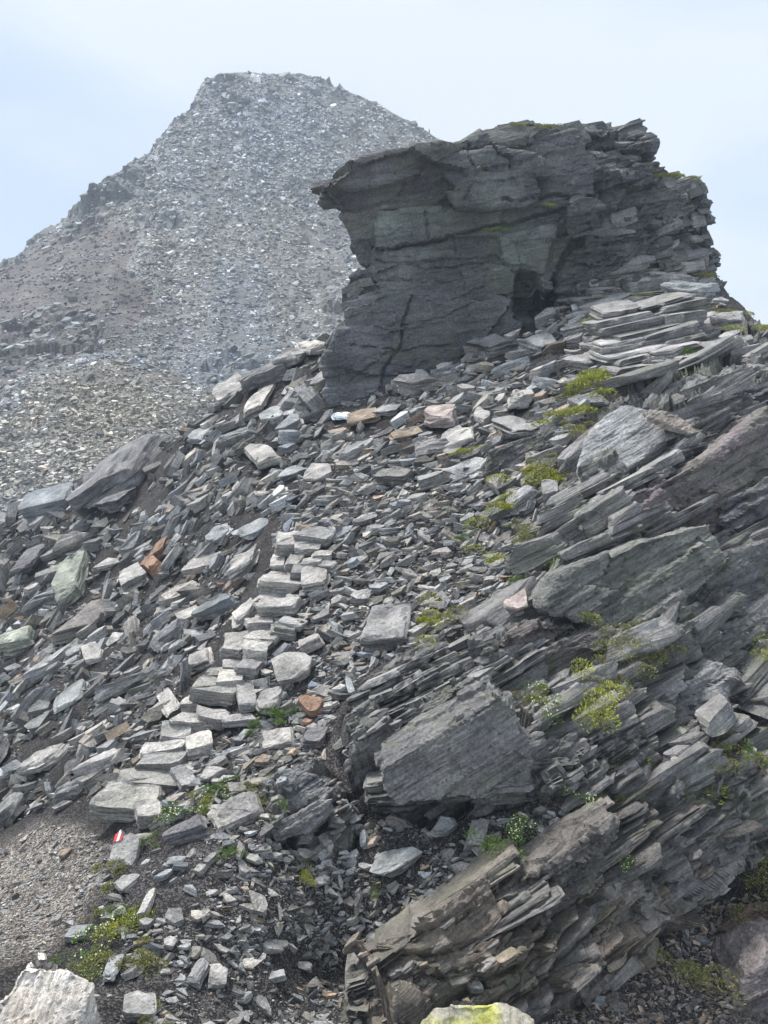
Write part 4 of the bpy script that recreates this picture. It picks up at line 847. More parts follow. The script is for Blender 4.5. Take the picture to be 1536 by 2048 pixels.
HERO = [  # x, y, w, h, angle, thickness, colour, style, up, label
 (480,1640,62,108,70,16,'light','block',.35,'tall pale slab standing on end between soil and green tufts'),
 (595,1352,86,62,-38,16,'light','slab',.4,'large pale pointed slab right of the stairs bend'),
 (543,1411,56,58,20,16,'light','slab',.4,'pale five-sided stone just right of the middle steps'),
 (572,1398,20,18,10,8,'light','chip',.5,'small round stone between the two big pale slabs by the stairs'),
 (558,1480,76,36,14,14,'pale','slab',.4,'pale oval slab below the green tuft'),
 (631,1486,52,34,18,16,'dark','block',.4,'dark blue block below the rust stone'),
 (632,1426,56,38,-38,18,'rust','block',.3,'rust brown split block above the dark blue block'),
 (617,1452,30,10,-4,6,'rust','block',.5,'small orange brick-like stone below the rust block'),
 (523,1528,34,18,-40,10,'brown','block',.4,'small tan block above the bluish split rock'),
 (485,1466,30,24,0,8,'blue','block',.4,'bluish flat square stone at the green tuft'),
 (432,1558,60,30,-6,12,'light','slab',.4,'pale wedge stone above the yellow flower tuft'),
 (440,1535,44,18,35,10,'light','slab',.4,'narrow pale stone lying above the wedge stone'),
 (432,1626,48,14,16,8,'light','slab',.4,'thin pale splinter among the flower cushions'),
 (385,1690,84,30,-52,24,'dark','slab',.3,'dark curved rock rib rising right of the trail mark'),
 (265,1785,62,36,-10,12,'grey','slab',.35,'rough grey stone directly below the trail-marked block'),
 (290,1681,40,14,4,8,'light','block',.4,'small flat bar stone above the trail-marked block'),
 (306,1818,26,52,-8,10,'light','block',.35,'upright pale oblong on the dark soil under the flower stones'),
 (515,1810,54,34,16,8,'light','block',.35,'lone pale rectangular slab on dark gravel'),
 (426,1740,26,26,30,8,'light','block',.35,'upper of two small diamond stones left of the green cushion'),
 (410,1757,26,24,40,8,'light','block',.35,'lower of two small diamond stones left of the green cushion'),
 (482,1716,18,32,-30,8,'light','slab',.3,'thin pale stone under the tall standing slab'),
 (485,1742,24,32,-50,8,'grey','slab',.3,'pointed grey stone beside the bright green cushion'),
 (118,1848,30,26,0,10,'pale','chip',.5,'round pale stone on the gravel path'),
 (160,1870,48,32,5,10,'blue','block',.5,'bluish flat stone at the path edge'),
 (133,1713,36,24,-10,10,'brown','chip',.5,'tan stone lying alone on the path'),
 (228,1937,36,44,-60,14,'blue','block',.3,'bluish block beside the mossy patch'),
 (278,2000,74,44,-20,18,'grey','slab',.3,'large grey slab right of the white boulder'),
 (398,1940,44,54,4,12,'grey','block',.3,'square bluish slab set in the lower gravel'),
 (340,1898,34,28,10,12,'light','chip',.4,'pale angular stone above the square bluish slab'),
 (438,1952,40,40,30,12,'light','chip',.4,'pale wedge beside the square bluish slab'),
 (776,1262,104,78,12,34,'grey','block',.45,'massive rounded grey block in the middle of the scree'),
 (1040,1256,58,50,30,20,'pink','chip',.4,'pale rounded boulder at the lip of the dark rock face'),
 (840,1268,24,50,70,14,'grey','slab',.3,'upright grey stone touching the massive block'),
 (882,845,92,70,-30,26,'pink','chip',.5,'big pale pinkish boulder near the middle of the upper scree'),
 (1042,806,96,50,-22,22,'light','block',.5,'long pale slab right of the pinkish boulder'),
 (965,840,50,48,-10,18,'light','chip',.5,'pale round stone between the two upper pale boulders'),
 (1036,868,92,46,-6,20,'grey','slab',.5,'grey green broken slab below the upper pale boulders'),
 (918,886,72,34,-20,14,'light','slab',.5,'pale flat slab under the pinkish boulder'),
 (1000,982,58,50,10,20,'light','chip',.45,'pale block lying left of the green tuft column'),
 (1110,1002,50,36,-15,16,'grey','slab',.45,'oval grey stone right of the green tuft'),
 (812,878,80,26,-36,12,'brown','slab',.5,'brownish long slab leaning up the scree'),
 (727,838,84,28,-48,16,'brown','slab',.3,'large brown slab standing by the pale puddle stone'),
 (770,822,78,34,-45,12,'grey','slab',.3,'bluish slab standing right of the brown slab'),
 (930,672,70,34,-42,22,'dark','block',.3,'dark pointed block leaning on the foot of the crag wall'),
 (985,700,92,44,-30,24,'dark','block',.4,'dark big block below the recess of the crag'),
 (1075,700,84,34,-14,20,'grey','block',.5,'thick grey block under the ledge below the crag'),
 (1150,670,64,26,-6,14,'blue','block',.6,'bluish flat block of a small stack below the crag'),
 (1150,692,58,20,-4,12,'grey','block',.6,'lower grey block of the small stack below the crag'),
 (1370,612,130,40,-14,26,'blue','slab',.55,'long bluish slab high on the grassy shoulder'),
 (1340,576,80,26,-14,16,'light','slab',.55,'pale slab above the long bluish one on the shoulder'),
 (1262,574,74,32,-22,18,'grey','slab',.5,'grey slab at the upper left of the shoulder stack'),
 (1250,664,120,48,-14,26,'blue','slab',.5,'wide bluish slab beside the yellow moss cushion'),
 (1300,700,90,26,-14,14,'grey','slab',.5,'flat grey slab below the wide bluish slab'),
 (1380,660,60,36,-18,24,'grey','block',.5,'squared block right of the wide bluish slab'),
 (1455,655,96,36,-10,26,'grey','block',.5,'layered grey block at the right edge of the shoulder'),
 (1180,735,90,34,-10,20,'grey','slab',.5,'grey slab over the moss row'),
 (1466,724,34,26,-10,12,'light','chip',.5,'small round pale stone on the right top slab'),
 (330,1110,50,20,-32,20,'rust','block',.3,'rust coloured face of a split block in the left talus'),
 (312,1140,60,40,-40,20,'rust','block',.3,'rust stained block below the upper rusty one'),
 (280,1168,70,50,-48,22,'light','block',.25,'smooth pale slab leaning left of the rust stained block'),
 (262,955,210,70,-27,54,'dark','block',.2,'huge striped dark block on the skyline of the left talus'),
 (190,1000,110,40,-30,30,'light','block',.4,'pale end of the big tilted block on the left skyline'),
 (240,1020,100,24,-30,26,'dark','slab',.4,'dark slab leaning beneath the striped block'),
 (150,1165,84,80,-45,34,'green','block',.2,'large greenish block with stepped faces in the left talus'),
 (68,1130,70,40,-32,20,'dark','block',.3,'dark tabular block at the left part of the talus'),
 (40,1292,78,40,-8,34,'green','block',.5,'squared greenish block near the left edge'),
 (215,1130,80,20,-14,12,'light','slab',.6,'thin light slab lying on the large greenish block'),
 (510,1060,90,30,-26,12,'blue','slab',.4,'pale blue slab in the upper scree'),
 (440,1070,70,34,-25,12,'blue','slab',.3,'light blue green slab leaning in the talus'),
 (490,1135,80,34,-34,22,'light','slab',.35,'large pale wedge left of the top of the stairs'),
 (497,1236,48,64,62,18,'light','block',.25,'tall pale block standing left of the stairs'),
 (582,944,50,44,40,12,'blue','chip',.3,'striking pale blue boulder in the middle of the talus'),
 (635,948,62,34,-4,16,'light','slab',.5,'pale flat boulder right of the pale blue boulder'),
 (530,920,70,56,-30,18,'light','slab',.4,'broad pale slab left of the pale blue boulder'),
 (515,815,74,48,-12,18,'pale','block',.4,'pale block below the flat dark ledge left of the crag'),
 (550,835,66,50,-20,14,'blue','slab',.2,'greenish blue plate leaning on the pale block'),
 (690,836,60,20,4,6,'puddle','slab',.9,'smooth pale bluish wet plate on the soil at the crag foot'),
 (404,880,54,30,-45,12,'blue','slab',.4,'light bluish block on the left skyline of the talus'),
 (540,765,110,30,-8,26,'dark','slab',.6,'flat dark ledge stone with pale top left of the crag'),
 (625,700,74,40,-22,14,'pale','slab',.5,'pale broken slab at the left foot of the crag'),
 (590,728,66,30,10,18,'grey','block',.5,'grey block under the pale broken slab'),
 (470,792,80,30,-30,16,'light','slab',.5,'pale slab leaning down the left skyline'),
 (150,1400,70,48,-28,18,'blue','block',.3,'big bluish block at the left below the squared one'),
 (90,1520,110,34,-38,18,'light','slab',.3,'long pale beam-like slab low on the left'),
 (340,1410,50,60,-60,20,'light','slab',.3,'pale pointed stone left of the lower stairs'),
 (405,1320,52,40,-30,18,'light','block',.4,'pale tan block left of the bend of the stairs'),
 (190,1320,60,40,-30,18,'light','block',.4,'pale split block beside the little orange stone'),
 (228,1276,20,16,20,8,'rust','chip',.4,'little orange stone in the left talus'),
 (40,1358,30,18,-30,8,'rust','chip',.4,'orange pink stone near the left edge'),
 (800,1722,120,44,-20,14,'blue','slab',.4,'wide flat bluish slab on the lower gravel'),
 (885,1652,66,34,-8,10,'blue','slab',.4,'pale pointed plate under the massive tilted block'),
 (955,1682,56,50,5,16,'grey','block',.3,'purplish square stone below the massive tilted block'),
 (925,1745,52,24,-4,10,'light','block',.4,'pale flat block left of the fern-like tuft'),
 (960,1712,38,24,15,10,'light','chip',.4,'small bright stone left of the fern-like tuft'),
 (1330,1556,40,52,55,8,'pale','slab',.3,'pale diamond plate standing right of the yellow moss bank'),
 (1265,1745,60,60,-40,14,'pink','chip',.3,'pinkish pointed stone on the lower right ledge'),
 (1350,1700,30,50,60,12,'pink','chip',.3,'pinkish upright stone on the lower right ledge'),
 (950,1990,60,34,10,14,'grey','block',.4,'grey block on the brown gravel above the lichen boulder'),
 (1090,2010,70,34,-20,14,'pink','slab',.4,'pinkish slab right of the lichen boulder'),
 (930,1600,0,0,0,0,'grey','slab',.3,''),
]
for k, (x, y, w, h, an, th, col, style, up, lab) in enumerate(HERO):
    if w == 0: continue
    nm = 'boulder' if max(w, h) > 85 and style != 'slab' else ('slab_stone' if style == 'slab' else 'stone')
    big = max(w, h) > 80
    o, _, _ = place_stone(nm, x, y, w*1.05, h*1.05, an, th, col, 5000+k*3, style, up=up, lift=.9 if up > .5 and y < 760 else .5, sub=3 if max(w, h) > 95 else 2)
    tag(o, lab, 'stone')

o = outcrop_part(None, 'slab_stone', [(1150,945),(1166,880),(1205,835),(1243,808),(1292,818),(1336,846),(1332,878),(1262,932),(1200,972),(1160,962)], unit(np.array([-.42,-.62,.66])), .30, .62, (1.25,1.3,1.36), 77, voxel=.018, size=.4, mat=M_STONE, fine=.3)
tag(o, 'largest pale blue slab tilted beneath the mossy shoulder', 'stone')
o = outcrop_part(None, 'slab_stone', [(1288,820),(1320,818),(1372,838),(1442,866),(1432,876),(1380,866),(1330,846),(1296,834)], unit(np.array([.25,-.45,.85])), .07, .90, (1.0,.9,.82), 78, voxel=.014, size=.25, mat=M_STONE, fine=.5)
tag(o, 'long brown plank-like stone lying across the pale blue slab', 'stone')
# trail-marked block: red, white, red paint on its top
def trail_stone():
    Pc = nearP(265, 1718); s = float(Pc@FW)/F_PX; root = empty('marked_stone', Vector(Pc)); tag(root, 'grey block with red and white painted trail mark beside the path', 'stone')
    occupied.append((265, 1715, 62))
    n = unit(np.array([-.10, -.55, .83])); xa = unit(RT*math.cos(.1)-np.array([0, 0, .0])); Rm = rot_from(xa, n)
    dims = np.array([56*s, 62*s, 34*s]); o2 = outline(np.random.default_rng(3), 8, corner=0)
    # five-sided top with the upper left corner drawn out to the mark
    top = np.array([(-.46, -.5), (.40, -.5), (.50, -.30), (.48, .36), (.10, .52), (-.14, .42), (-.30, .66), (-.42, .52), (-.5, -.1)])
    V = np.concatenate([np.c_[top*1.02, np.full(9, -.5)], np.c_[top*1.04, np.full(9, .34)], np.c_[top*.97, np.full(9, .5)]])*dims
    T = []
    for q in range(2):
        for i in range(9):
            j = (i+1) % 9; T += [(q*9+i, q*9+j, q*9+9+j), (q*9+i, q*9+9+j, q*9+9+i)]
    c0 = len(V); V = np.concatenate([V, [[0, 0, -.5*dims[2]], [0, 0, .5*dims[2]]]])
    T += [(c0, (i+1) % 9, i) for i in range(9)]+[(c0+1, 18+i, 18+(i+1) % 9) for i in range(9)]; T = np.array(T)
    for _ in range(3): V, T = subdiv(V, T)
    nm = unit(V); V = V+nm*(.007*fbm(V*9, 3, 9))[:, None]; W = V@Rm.T+n*dims[2]*.42
    link('rock', mesh_from('rock', W, T, V+3.3, np.broadcast_to(np.array([1.1, 1.1, 1.1]), V.shape), M_STONE), root)
    for name, mat, x0, x1 in (('red_stripe', M_RED, -.44, -.33), ('white_stripe', M_WHITE, -.33, -.23), ('red_stripe', M_RED, -.23, -.14)):
        g = 8; uu, vv = np.meshgrid(np.linspace(x0, x1, 4), np.linspace(0, 1, g), indexing='ij')
        ylo = .22+.35*(uu+.44)*.6; yhi = np.interp(uu, [-.44, -.30, -.14], [.47, .61, .41]); yy = ylo+(yhi-ylo)*vv
        xx = uu+.14*(yy-.4)+.008*np.sin(vv*17+x0*40)
        A = np.stack([xx, yy], -1).reshape(-1, 2)*dims[:2]; z = .5*dims[2]+.009+.002*np.sin(A[:, 0]*90)
        L = np.c_[A, z]; Fq = []
        for i in range(3):
            for j in range(g-1): a = i*g+j; Fq.append((a, a+g, a+g+1, a+1))
        W = L@Rm.T+n*dims[2]*.42; Wb = W-n*.004; m = len(W); Fq = np.array(Fq)
        link(name, mesh_from(name, np.concatenate([W, Wb]), np.concatenate([Fq, Fq[:, ::-1]+m]), None, None, mat), root)
M_RED = plain('red_trail_paint', (.55, .055, .06), .6, .25); M_WHITE = plain('white_trail_paint', (.78, .76, .74), .6, .12)
trail_stone()

# white quartz boulder with a little cairn, and the lichen boulder
def big_boulder(poly, n, T, lift, tn, mat, label, seed, voxel, strat, bump=.05):
    pa = np.array(poly, float); cx, cy = pa.mean(0); Pc = ray(cx, cy)*(NEAR(cx, cy)-lift)
    V, N, Fc = remeshed([(plane_pts(poly, unit(np.array(n, float)), Pc), np.array([0, .35, -1.])*T)], voxel)
    fr = frame_of(62, .3, 10)
    h1, g1 = strata(V, fr, .085, .5, seed); h2, g2 = strata(V, fr, .03, .16, seed+5)
    V = V+N*(strat*(.05*(h1-.5)+.018*(h2-.5)-.014*g1)+bump*fbm(V*3.2, 4, seed)+.01*fbm(V*18, 2, seed))[:, None]
    a, b, nn = fr
    if callable(tn): t = tn(V, N)
    else: t = np.broadcast_to(np.array(tn), V.shape)
    o = link('boulder', mesh_from('boulder', V-Pc, Fc, np.stack([V@a, V@b, V@nn], -1), t, mat), None, Vector(Pc))
    return tag(o, label, 'boulder'), Pc
def qz(V, N):
    t = np.empty(V.shape); t[:] = (3.0, 2.9, 2.75); s = np.clip(fbm(V*4, 4, 12)*2-.2, 0, 1)[:, None]; t = t*(1-.28*s*np.array([.5, .8, 1.1])); return t
white_b, wP = big_boulder([(-40,2300),(-40,2010),(5,1985),(22,1950),(40,1932),(62,1925),(100,1935),(128,1944),(160,1950),(172,1962),(170,2010),(150,2045),(140,2090),(130,2300)], (-.1,-.6,.8), .5, .45, qz, M_QUARTZ,
            'white weathered quartz boulder carrying a tiny cairn at the bottom left', 31, .014, .8, .03)
def lichen_t(V, N):
    t = np.empty(V.shape); t[:] = (2.2, 2.12, 1.75); y = np.clip(fbm((V)*4.5, 4, 4)*3.4+.25+(V[:, 0]-.5)*1.1, 0, 1)[:, None]; return t*(1-y)+np.array([2.3, 2.35, .62])*y
big_boulder([(838,2300),(842,2040),(862,2014),(900,2006),(955,2002),(1000,2000),(1040,2012),(1068,2036),(1080,2090),(1080,2300)], (.0,-.55,.83), .5, 1.0, lichen_t, M_QUARTZ, 'cream boulder patched with yellow lichen cut by the bottom edge', 47, .015, .25, .05)
def cairn():
    base = ray(82, 1962)*(NEAR(82, 1962)-.52); root = empty('cairn', Vector(base)); tag(root, 'tiny cairn of dark and white chips stacked on the white boulder', 'cairn')
    s = float(base@FW)/F_PX
    L = [(56,1952,30,24,20,'dark'),(74,1946,26,30,70,'dark'),(72,1962,16,24,60,'dark'),(84,1925,30,12,-10,'dark'),(98,1952,48,24,-42,'white'),(112,1964,40,24,-30,'grey'),(128,1953,22,24,-50,'grey'),(60,1935,16,14,30,'white'),(84,1913,22,12,0,'white'),(96,1934,22,12,-50,'dark'),(78,1992,20,14,10,'grey')]
    for k, (x, y, w, h, an, c) in enumerate(L):
        Pc = ray(x, y)*(base@FW)-unit(base)*(.02*k % .05); a = math.radians(an); xa = math.cos(a)*RT-math.sin(a)*UP
        n = unit(np.array([-.1, -.75, .65])); V, T, Q = hero_mesh(8000+k, np.array([w*s, h*s*1.1, 14*s]), 'block', 1, .8); V = V@rot_from(xa, n).T
        t = {'dark': (.75, .72, .72), 'white': (2.9, 2.8, 2.7), 'grey': (1.5, 1.45, 1.4)}[c]
        link('stone', mesh_from('stone', V, T, Q, np.broadcast_to(np.array(t), V.shape), M_STONE), root, Vector(Pc-base))
cairn()
for x, lab in ((915, 'thin upright cairn stone on the mountain right ridge'), (858, 'second tiny cairn higher on the mountain right ridge')):
    y = float(far_top(x)); Pc = far.sample(x, y+2, far.P); s = float(Pc@FW)/F_PX; root = empty('cairn', Vector(Pc)); tag(root, lab, 'cairn', 'ridge cairns on the skyline')
    for k in range(4):
        w = (5-k)*s*.9; V, T, Q = hero_mesh(8100+k, np.array([w, w*.8, 3.2*s]), 'block', 0, .5)
        link('stone', mesh_from('stone', V, T, Q, np.broadcast_to(np.array([.6, .62, .66]), V.shape), M_FAR), root, Vector((0, 0, (k*2.8+1)*s)))

LANDMARK = [(265,1718,'the trail-marked block'),(480,1640,'the tall standing slab'),(595,1352,'the large pale pointed slab by the stairs'),(776,1262,'the massive rounded grey block'),(1040,1256,'the pale boulder at the rock lip'),
 (882,845,'the pinkish boulder'),(1042,806,'the long pale upper slab'),(812,878,'the brownish long slab'),(727,838,'the brown standing slab'),(985,700,'the dark block under the crag'),(1150,680,'the small two-block stack'),(1370,612,'the long bluish shoulder slab'),
 (1250,664,'the wide bluish slab'),(1245,890,'the largest pale blue slab'),(330,1110,'the rust coloured block'),(262,955,'the striped skyline block'),(150,1165,'the large greenish block'),(40,1292,'the squared greenish block'),(510,1060,'the pale blue upper slab'),
 (497,1236,'the tall pale block by the stairs'),(582,944,'the pale blue boulder'),(515,815,'the pale block near the crag'),(404,880,'the light bluish skyline block'),(540,765,'the flat dark ledge stone'),(150,1400,'the big bluish block'),(90,1520,'the pale beam-like slab'),
 (228,1276,'the little orange stone'),(40,1358,'the orange pink stone'),(405,1320,'the pale tan block'),(340,1410,'the pale pointed stone'),(590,1100,'the top of the stairs'),(430,1440,'the middle of the stairs'),(256,1622,'the foot of the stairs'),(572,1194,'the longest step'),
 (640,1480,'the dark blue block'),(590,1610,'the bluish split rock'),(870,1500,'the massive tilted block'),(800,1722,'the wide flat bluish slab'),(458,1729,'the round green cushion'),(398,1940,'the square bluish slab'),(100,1990,'the white boulder'),(950,2030,'the lichen boulder'),
 (936,928,'the lone moss cushion'),(1075,972,'the paired moss cushions'),(1190,788,'the bright moss cushion'),(1000,982,'the pale block by the moss'),(690,835,'the pale puddle stone'),(740,700,'the crag wall'),(1058,620,'the crag recess'),(515,1810,'the lone rectangular slab'),(200,1895,'the wide blossom cushion')]
used_labels = set()
def locate(x, y, head):
    L = sorted(LANDMARK, key=lambda q: (q[0]-x)**2+(q[1]-y)**2)
    for nme in L[:9]:
        dx, dy = x-nme[0], y-nme[1]; dist = math.hypot(dx, dy)
        rel = ('right of' if dx > 0 else 'left of') if abs(dx) > 1.6*abs(dy) else (('above' if dy < 0 else 'below') if abs(dy) > 1.6*abs(dx) else ('upper ' if dy < 0 else 'lower ')+('right of' if dx > 0 else 'left of'))
        lab = f"{head} {'close' if dist < 75 else 'farther'} {rel} {nme[2]}"
        if lab not in used_labels: used_labels.add(lab); return lab
    return head+' among the loose rubble'
# ------------------------------------------------------------------ loose stones of the talus, the largest one by one
occ = {}
def free(x, y, rad):
    c = int(x//60), int(y//60)
    for i in range(c[0]-2, c[0]+3):
        for j in range(c[1]-2, c[1]+3):
            for (a, b, q) in occ.get((i, j), ()):
                if (a-x)**2+(b-y)**2 < ((q+rad)*.36)**2: return False
    return True
def occupy(x, y, rad): occ.setdefault((int(x//60), int(y//60)), []).append((x, y, rad))
for (x, y, w) in occupied: occupy(x, y, w)
TAL = [(-120,1100),(0,1058),(80,1010),(150,968),(300,905),(480,780),(640,680),(670,790),(640,900),(570,1000),(520,1090),(480,1200),(400,1330),(340,1430),(260,1540),(160,1600),(60,1620),(-120,1740)]
UPS = [(680,810),(900,730),(1060,665),(1180,560),(1330,520),(1420,560),(1450,640),(1320,700),(1200,790),(1120,900),(1080,1010),(1000,1040),(900,1000),(760,960),(640,920)]
MID = [(640,900),(760,950),(900,1000),(1000,1040),(1080,1020),(1070,1110),(1055,1230),(960,1270),(760,1320),(680,1400),(640,1540),(440,1600),(330,1660),(210,1640),(260,1540),(400,1400),(480,1290),(540,1180),(560,1010)]
LOW = [(210,1700),(330,1660),(440,1600),(640,1560),(720,1640),(1000,1640),(1180,1620),(960,1790),(740,1950),(720,2120),(170,2120),(200,1900)]
BOT = [(880,2020),(1000,2020),(1240,1990),(1330,1860),(1440,1790),(1560,1790),(1480,1940),(1440,2120),(880,2120)]
SOILS = [[(720,1620),(1180,1600),(1000,1780),(760,1900)]]
REG = [('talus', TAL, 'loose blocks of the left talus', -38, 26, .15, .50, (.72, 1.3), 'on the coarse talus falling away left of the stairs'),
       ('upper', UPS, 'loose slabs on the upper scree', -24, 18, .45, .24, (.75, 1.3), 'on the scree between the crag foot and the mossy shoulder'),
       ('mid', MID, 'loose stones around the stairs', -28, 30, .50, .26, (.8, 1.35), 'in the scree beside the stone stairs'),
       ('low', LOW, 'loose stones on the lower gravel', -20, 45, .45, .28, (.75, 1.3), 'on the dark gravel below the stairs'),
       ('bottom', BOT, 'loose stones at the bottom right', -20, 35, .45, .28, (.75, 1.2), 'on the brown gravel by the bottom edge')]
def wordy(v, t, style):
    c = 'pale' if t > 1.15 else ('grey' if t > .92 else 'dark grey')
    return c, {'slab': 'flat slab', 'block': 'angular block', 'chip': 'angular stone'}[style]
NUM = {'talus': 165, 'upper': 88, 'mid': 60, 'low': 48, 'bottom': 10}
SZ = {'talus': (42, 150), 'upper': (32, 100), 'mid': (28, 62), 'low': (26, 58), 'bottom': (24, 44)}
r = np.random.default_rng(77)
for (nm, poly, grp, am, asd, upw, jit, (tl, th_), phrase) in REG:
    pa = np.array(poly, float); got = 0; tries = 0
    while got < NUM[nm] and tries < 6000:
        tries += 1; lo, hi = SZ[nm]; w = hi*(lo/hi)**min(1, (got/NUM[nm])**.7*r.uniform(.8, 1.1))
        x, y = r.uniform(pa[:, 0].min(), pa[:, 0].max()), r.uniform(pa[:, 1].min(), pa[:, 1].max())
        if nm == 'talus': w *= np.interp(x, [0, 250, 520], [1.05, 1.0, .7])
        if not inpoly(x, y, poly) or y < near_top(x)+8 or not free(x, y, w): continue
        style = r.choice(['slab', 'block', 'chip'], p=[.5, .4, .1]); t = r.uniform(tl, th_)
        Pc = nearP(x, y); s = float(Pc@FW)/F_PX
        n = unit(nearN(x, y)*(1-upw)+np.array([0, -.05, 1.])*upw+r.normal(0, jit, 3))
        a = math.radians(r.normal(am, asd)); xa = math.cos(a)*RT-math.sin(a)*UP
        dims = np.array([w*1.12, w*r.uniform(.35, .8), w*r.uniform(.14, .42)])*s
        V, T, Q = hero_mesh(6000+len(occ)*7+got*13, dims, style, 2 if w > 50 else 1); V = V@rot_from(xa, n).T
        wv = r.normal(0, .05); tv = np.array([t*(1+wv), t, t*(1.02-wv)])
        o = link('loose_stone', mesh_from('loose_stone', V, T, Q, np.broadcast_to(tv, V.shape), M_STONE), None, Vector(Pc+n*dims[2]*r.uniform(.2, .6)))
        c, kind = wordy(None, t, style); sz = 'large' if w > 55 else ('medium' if w > 38 else 'small')
        tag(o, locate(x, y, f'{sz} {c} {kind}'), 'stone', grp); occupy(x, y, w); got += 1

OCC = np.zeros((260, 240), bool); _yy, _xx = np.mgrid[0:260, 0:240]
for (x, y, w) in occupied: OCC |= ((_xx-20)*8+4-x)**2+(_yy*8+4-y)**2 < (w*.40)**2
# ------------------------------------------------------------------ the scree and gravel nobody could count
def scree(name, label, poly, n, lo, hi, proto, am, asd, upw, jit, tl, th_, seed, flat=(.16, .42), warm=.05, tintmul=(1, 1, 1), p=1.7, exclude=None, top=True):
    r = np.random.default_rng(seed); pa = np.array(poly, float)
    px = r.uniform(pa[:, 0].min(), pa[:, 0].max(), n*2); py = r.uniform(pa[:, 1].min(), pa[:, 1].max(), n*2)
    ok = inpoly(px, py, poly) & (py > near_top(px)+(1 if top else -9))
    if exclude is not None: ok &= ~exclude(px, py, r)
    ok &= ~(OCC[np.clip((py/8).astype(int), 0, 259), np.clip((px/8+20).astype(int), 0, 239)] & (r.random(len(px)) < .88))
    px, py = px[ok][:n], py[ok][:n]; m = len(px)
    P = nearP(px, py); s = (P@FW)/F_PX; w = lo*(hi/lo)**(r.random(m)**p)*s
    dims = np.c_[w*1.2, w*r.uniform(.28, .75, m), w*r.uniform(*flat, m)]
    nn = unit(nearN(px, py)*(1-upw)+np.array([0, -.05, 1.])*upw+r.normal(0, jit, (m, 3)))
    ang = np.radians(r.normal(am, asd, m)); xa = np.cos(ang)[:, None]*RT-np.sin(ang)[:, None]*UP
    B = Batch(); B.add_many(PROTO_LOW[proto], P+nn*(dims[:, 2:]*r.uniform(.0, .9, (m, 1))), rot_from(xa, nn), dims, tints(m, r, tl, th_, warm)*np.array(tintmul), seed)
    o = B.build(name, M_STONE); return tag(o, label, kind='stuff')
scree('scree', 'coarse grey rubble of the left talus', TAL, 2300, 17, 62, 'slab', -36, 24, .1, .5, .65, 1.35, 1, p=1.3, top=False)
scree('scree', 'small grey rubble between the talus blocks', TAL, 6500, 5, 16, 'chip', -30, 40, .35, .45, .6, 1.3, 2)
scree('scree', 'slabby grey rubble of the upper scree', UPS, 2300, 14, 50, 'slab', -26, 18, .35, .34, .65, 1.35, 3, p=1.3)
scree('scree', 'small rubble of the upper scree', UPS, 4500, 5, 16, 'chip', -24, 30, .5, .3, .6, 1.3, 4)
scree('scree', 'grey slabby rubble around the stairs', MID, 3000, 13, 44, 'slab', -32, 28, .35, .4, .7, 1.4, 5, p=1.4)
scree('scree', 'small rubble around the stairs', MID, 7000, 5, 15, 'chip', -26, 45, .5, .35, .65, 1.35, 6)
thin = lambda px, py, r: vnoise(np.stack([px/70, py/70, px*0+3], -1), 9)+r.uniform(-.5, .5, len(px)) < -.28
scree('gravel', 'scattered stones on the dark soil below the stairs', LOW, 2300, 11, 38, 'slab', -18, 45, .45, .32, .7, 1.3, 7, p=1.8, exclude=thin)
scree('gravel', 'fine gravel on the dark soil below the stairs', LOW, 12000, 2.6, 10, 'chip', -20, 60, .45, .4, .5, 1.3, 8, p=2.2, exclude=thin)
scree('gravel', 'brown gravel at the bottom right', BOT, 4200, 3.5, 24, 'chip', -20, 40, .45, .35, .6, 1.2, 9, p=2., warm=.1, tintmul=(1.12, .98, .9))
scree('gravel', 'fine gravel of the trodden path', PATH, 5200, 2.2, 7, 'chip', -20, 70, .3, .3, .6, 1.5, 10, p=2.6)
scree('gravel', 'small grey chips strewn over the path', PATH, 1500, 5, 13, 'slab', -25, 50, .4, .3, .6, 1.5, 14, p=2.)
scree('gravel', 'larger stones scattered along the path', PATH, 200, 10, 28, 'chip', -20, 50, .4, .3, .8, 1.5, 12, p=2.)
ledge_ok = lambda px, py, r: np.array([False]*len(px)) | (vnoise(np.stack([px/90, py/50, px*0], -1), 19)+r.uniform(-.3, .3, len(px)) < .12) | inpoly(px, py, W5) | inpoly(px, py, W7) | inpoly(px, py, W9) | inpoly(px, py, BL1) | inpoly(px, py, LE1)
scree('rubble', 'grey chips lodged on the ledges of the bedrock', BED, 5200, 4, 18, 'chip', -27, 22, .6, .25, .6, 1.25, 11, exclude=ledge_ok)

# ------------------------------------------------------------------ moss, grass and flower cushions
def leaf_mat(name, c0, c1):
    m = bpy.data.materials.new(name); m.use_nodes = True; n = m.node_tree.nodes; l = m.node_tree.links; b = n['Principled BSDF']; b.inputs['Roughness'].default_value = .7
    g = n.new('ShaderNodeNewGeometry'); rr = n.new('ShaderNodeValToRGB'); rr.color_ramp.elements[0].color = (*c0, 1); rr.color_ramp.elements[1].color = (*c1, 1)
    l.new(g.outputs['Random Per Island'], rr.inputs['Fac']); l.new(rr.outputs[0], b.inputs['Base Color']); b.inputs['Subsurface Weight'].default_value = 0
    return m
M_MOSS = leaf_mat('yellow_green_moss', (.16, .18, .02), (.50, .52, .07)); M_GRASS = leaf_mat('green_leaves', (.06, .11, .02), (.20, .31, .055)); M_OLIVE = leaf_mat('olive_moss', (.12, .125, .03), (.33, .33, .09)); M_BLOOM = leaf_mat('cream_petals', (.42, .46, .25), (.66, .66, .52))
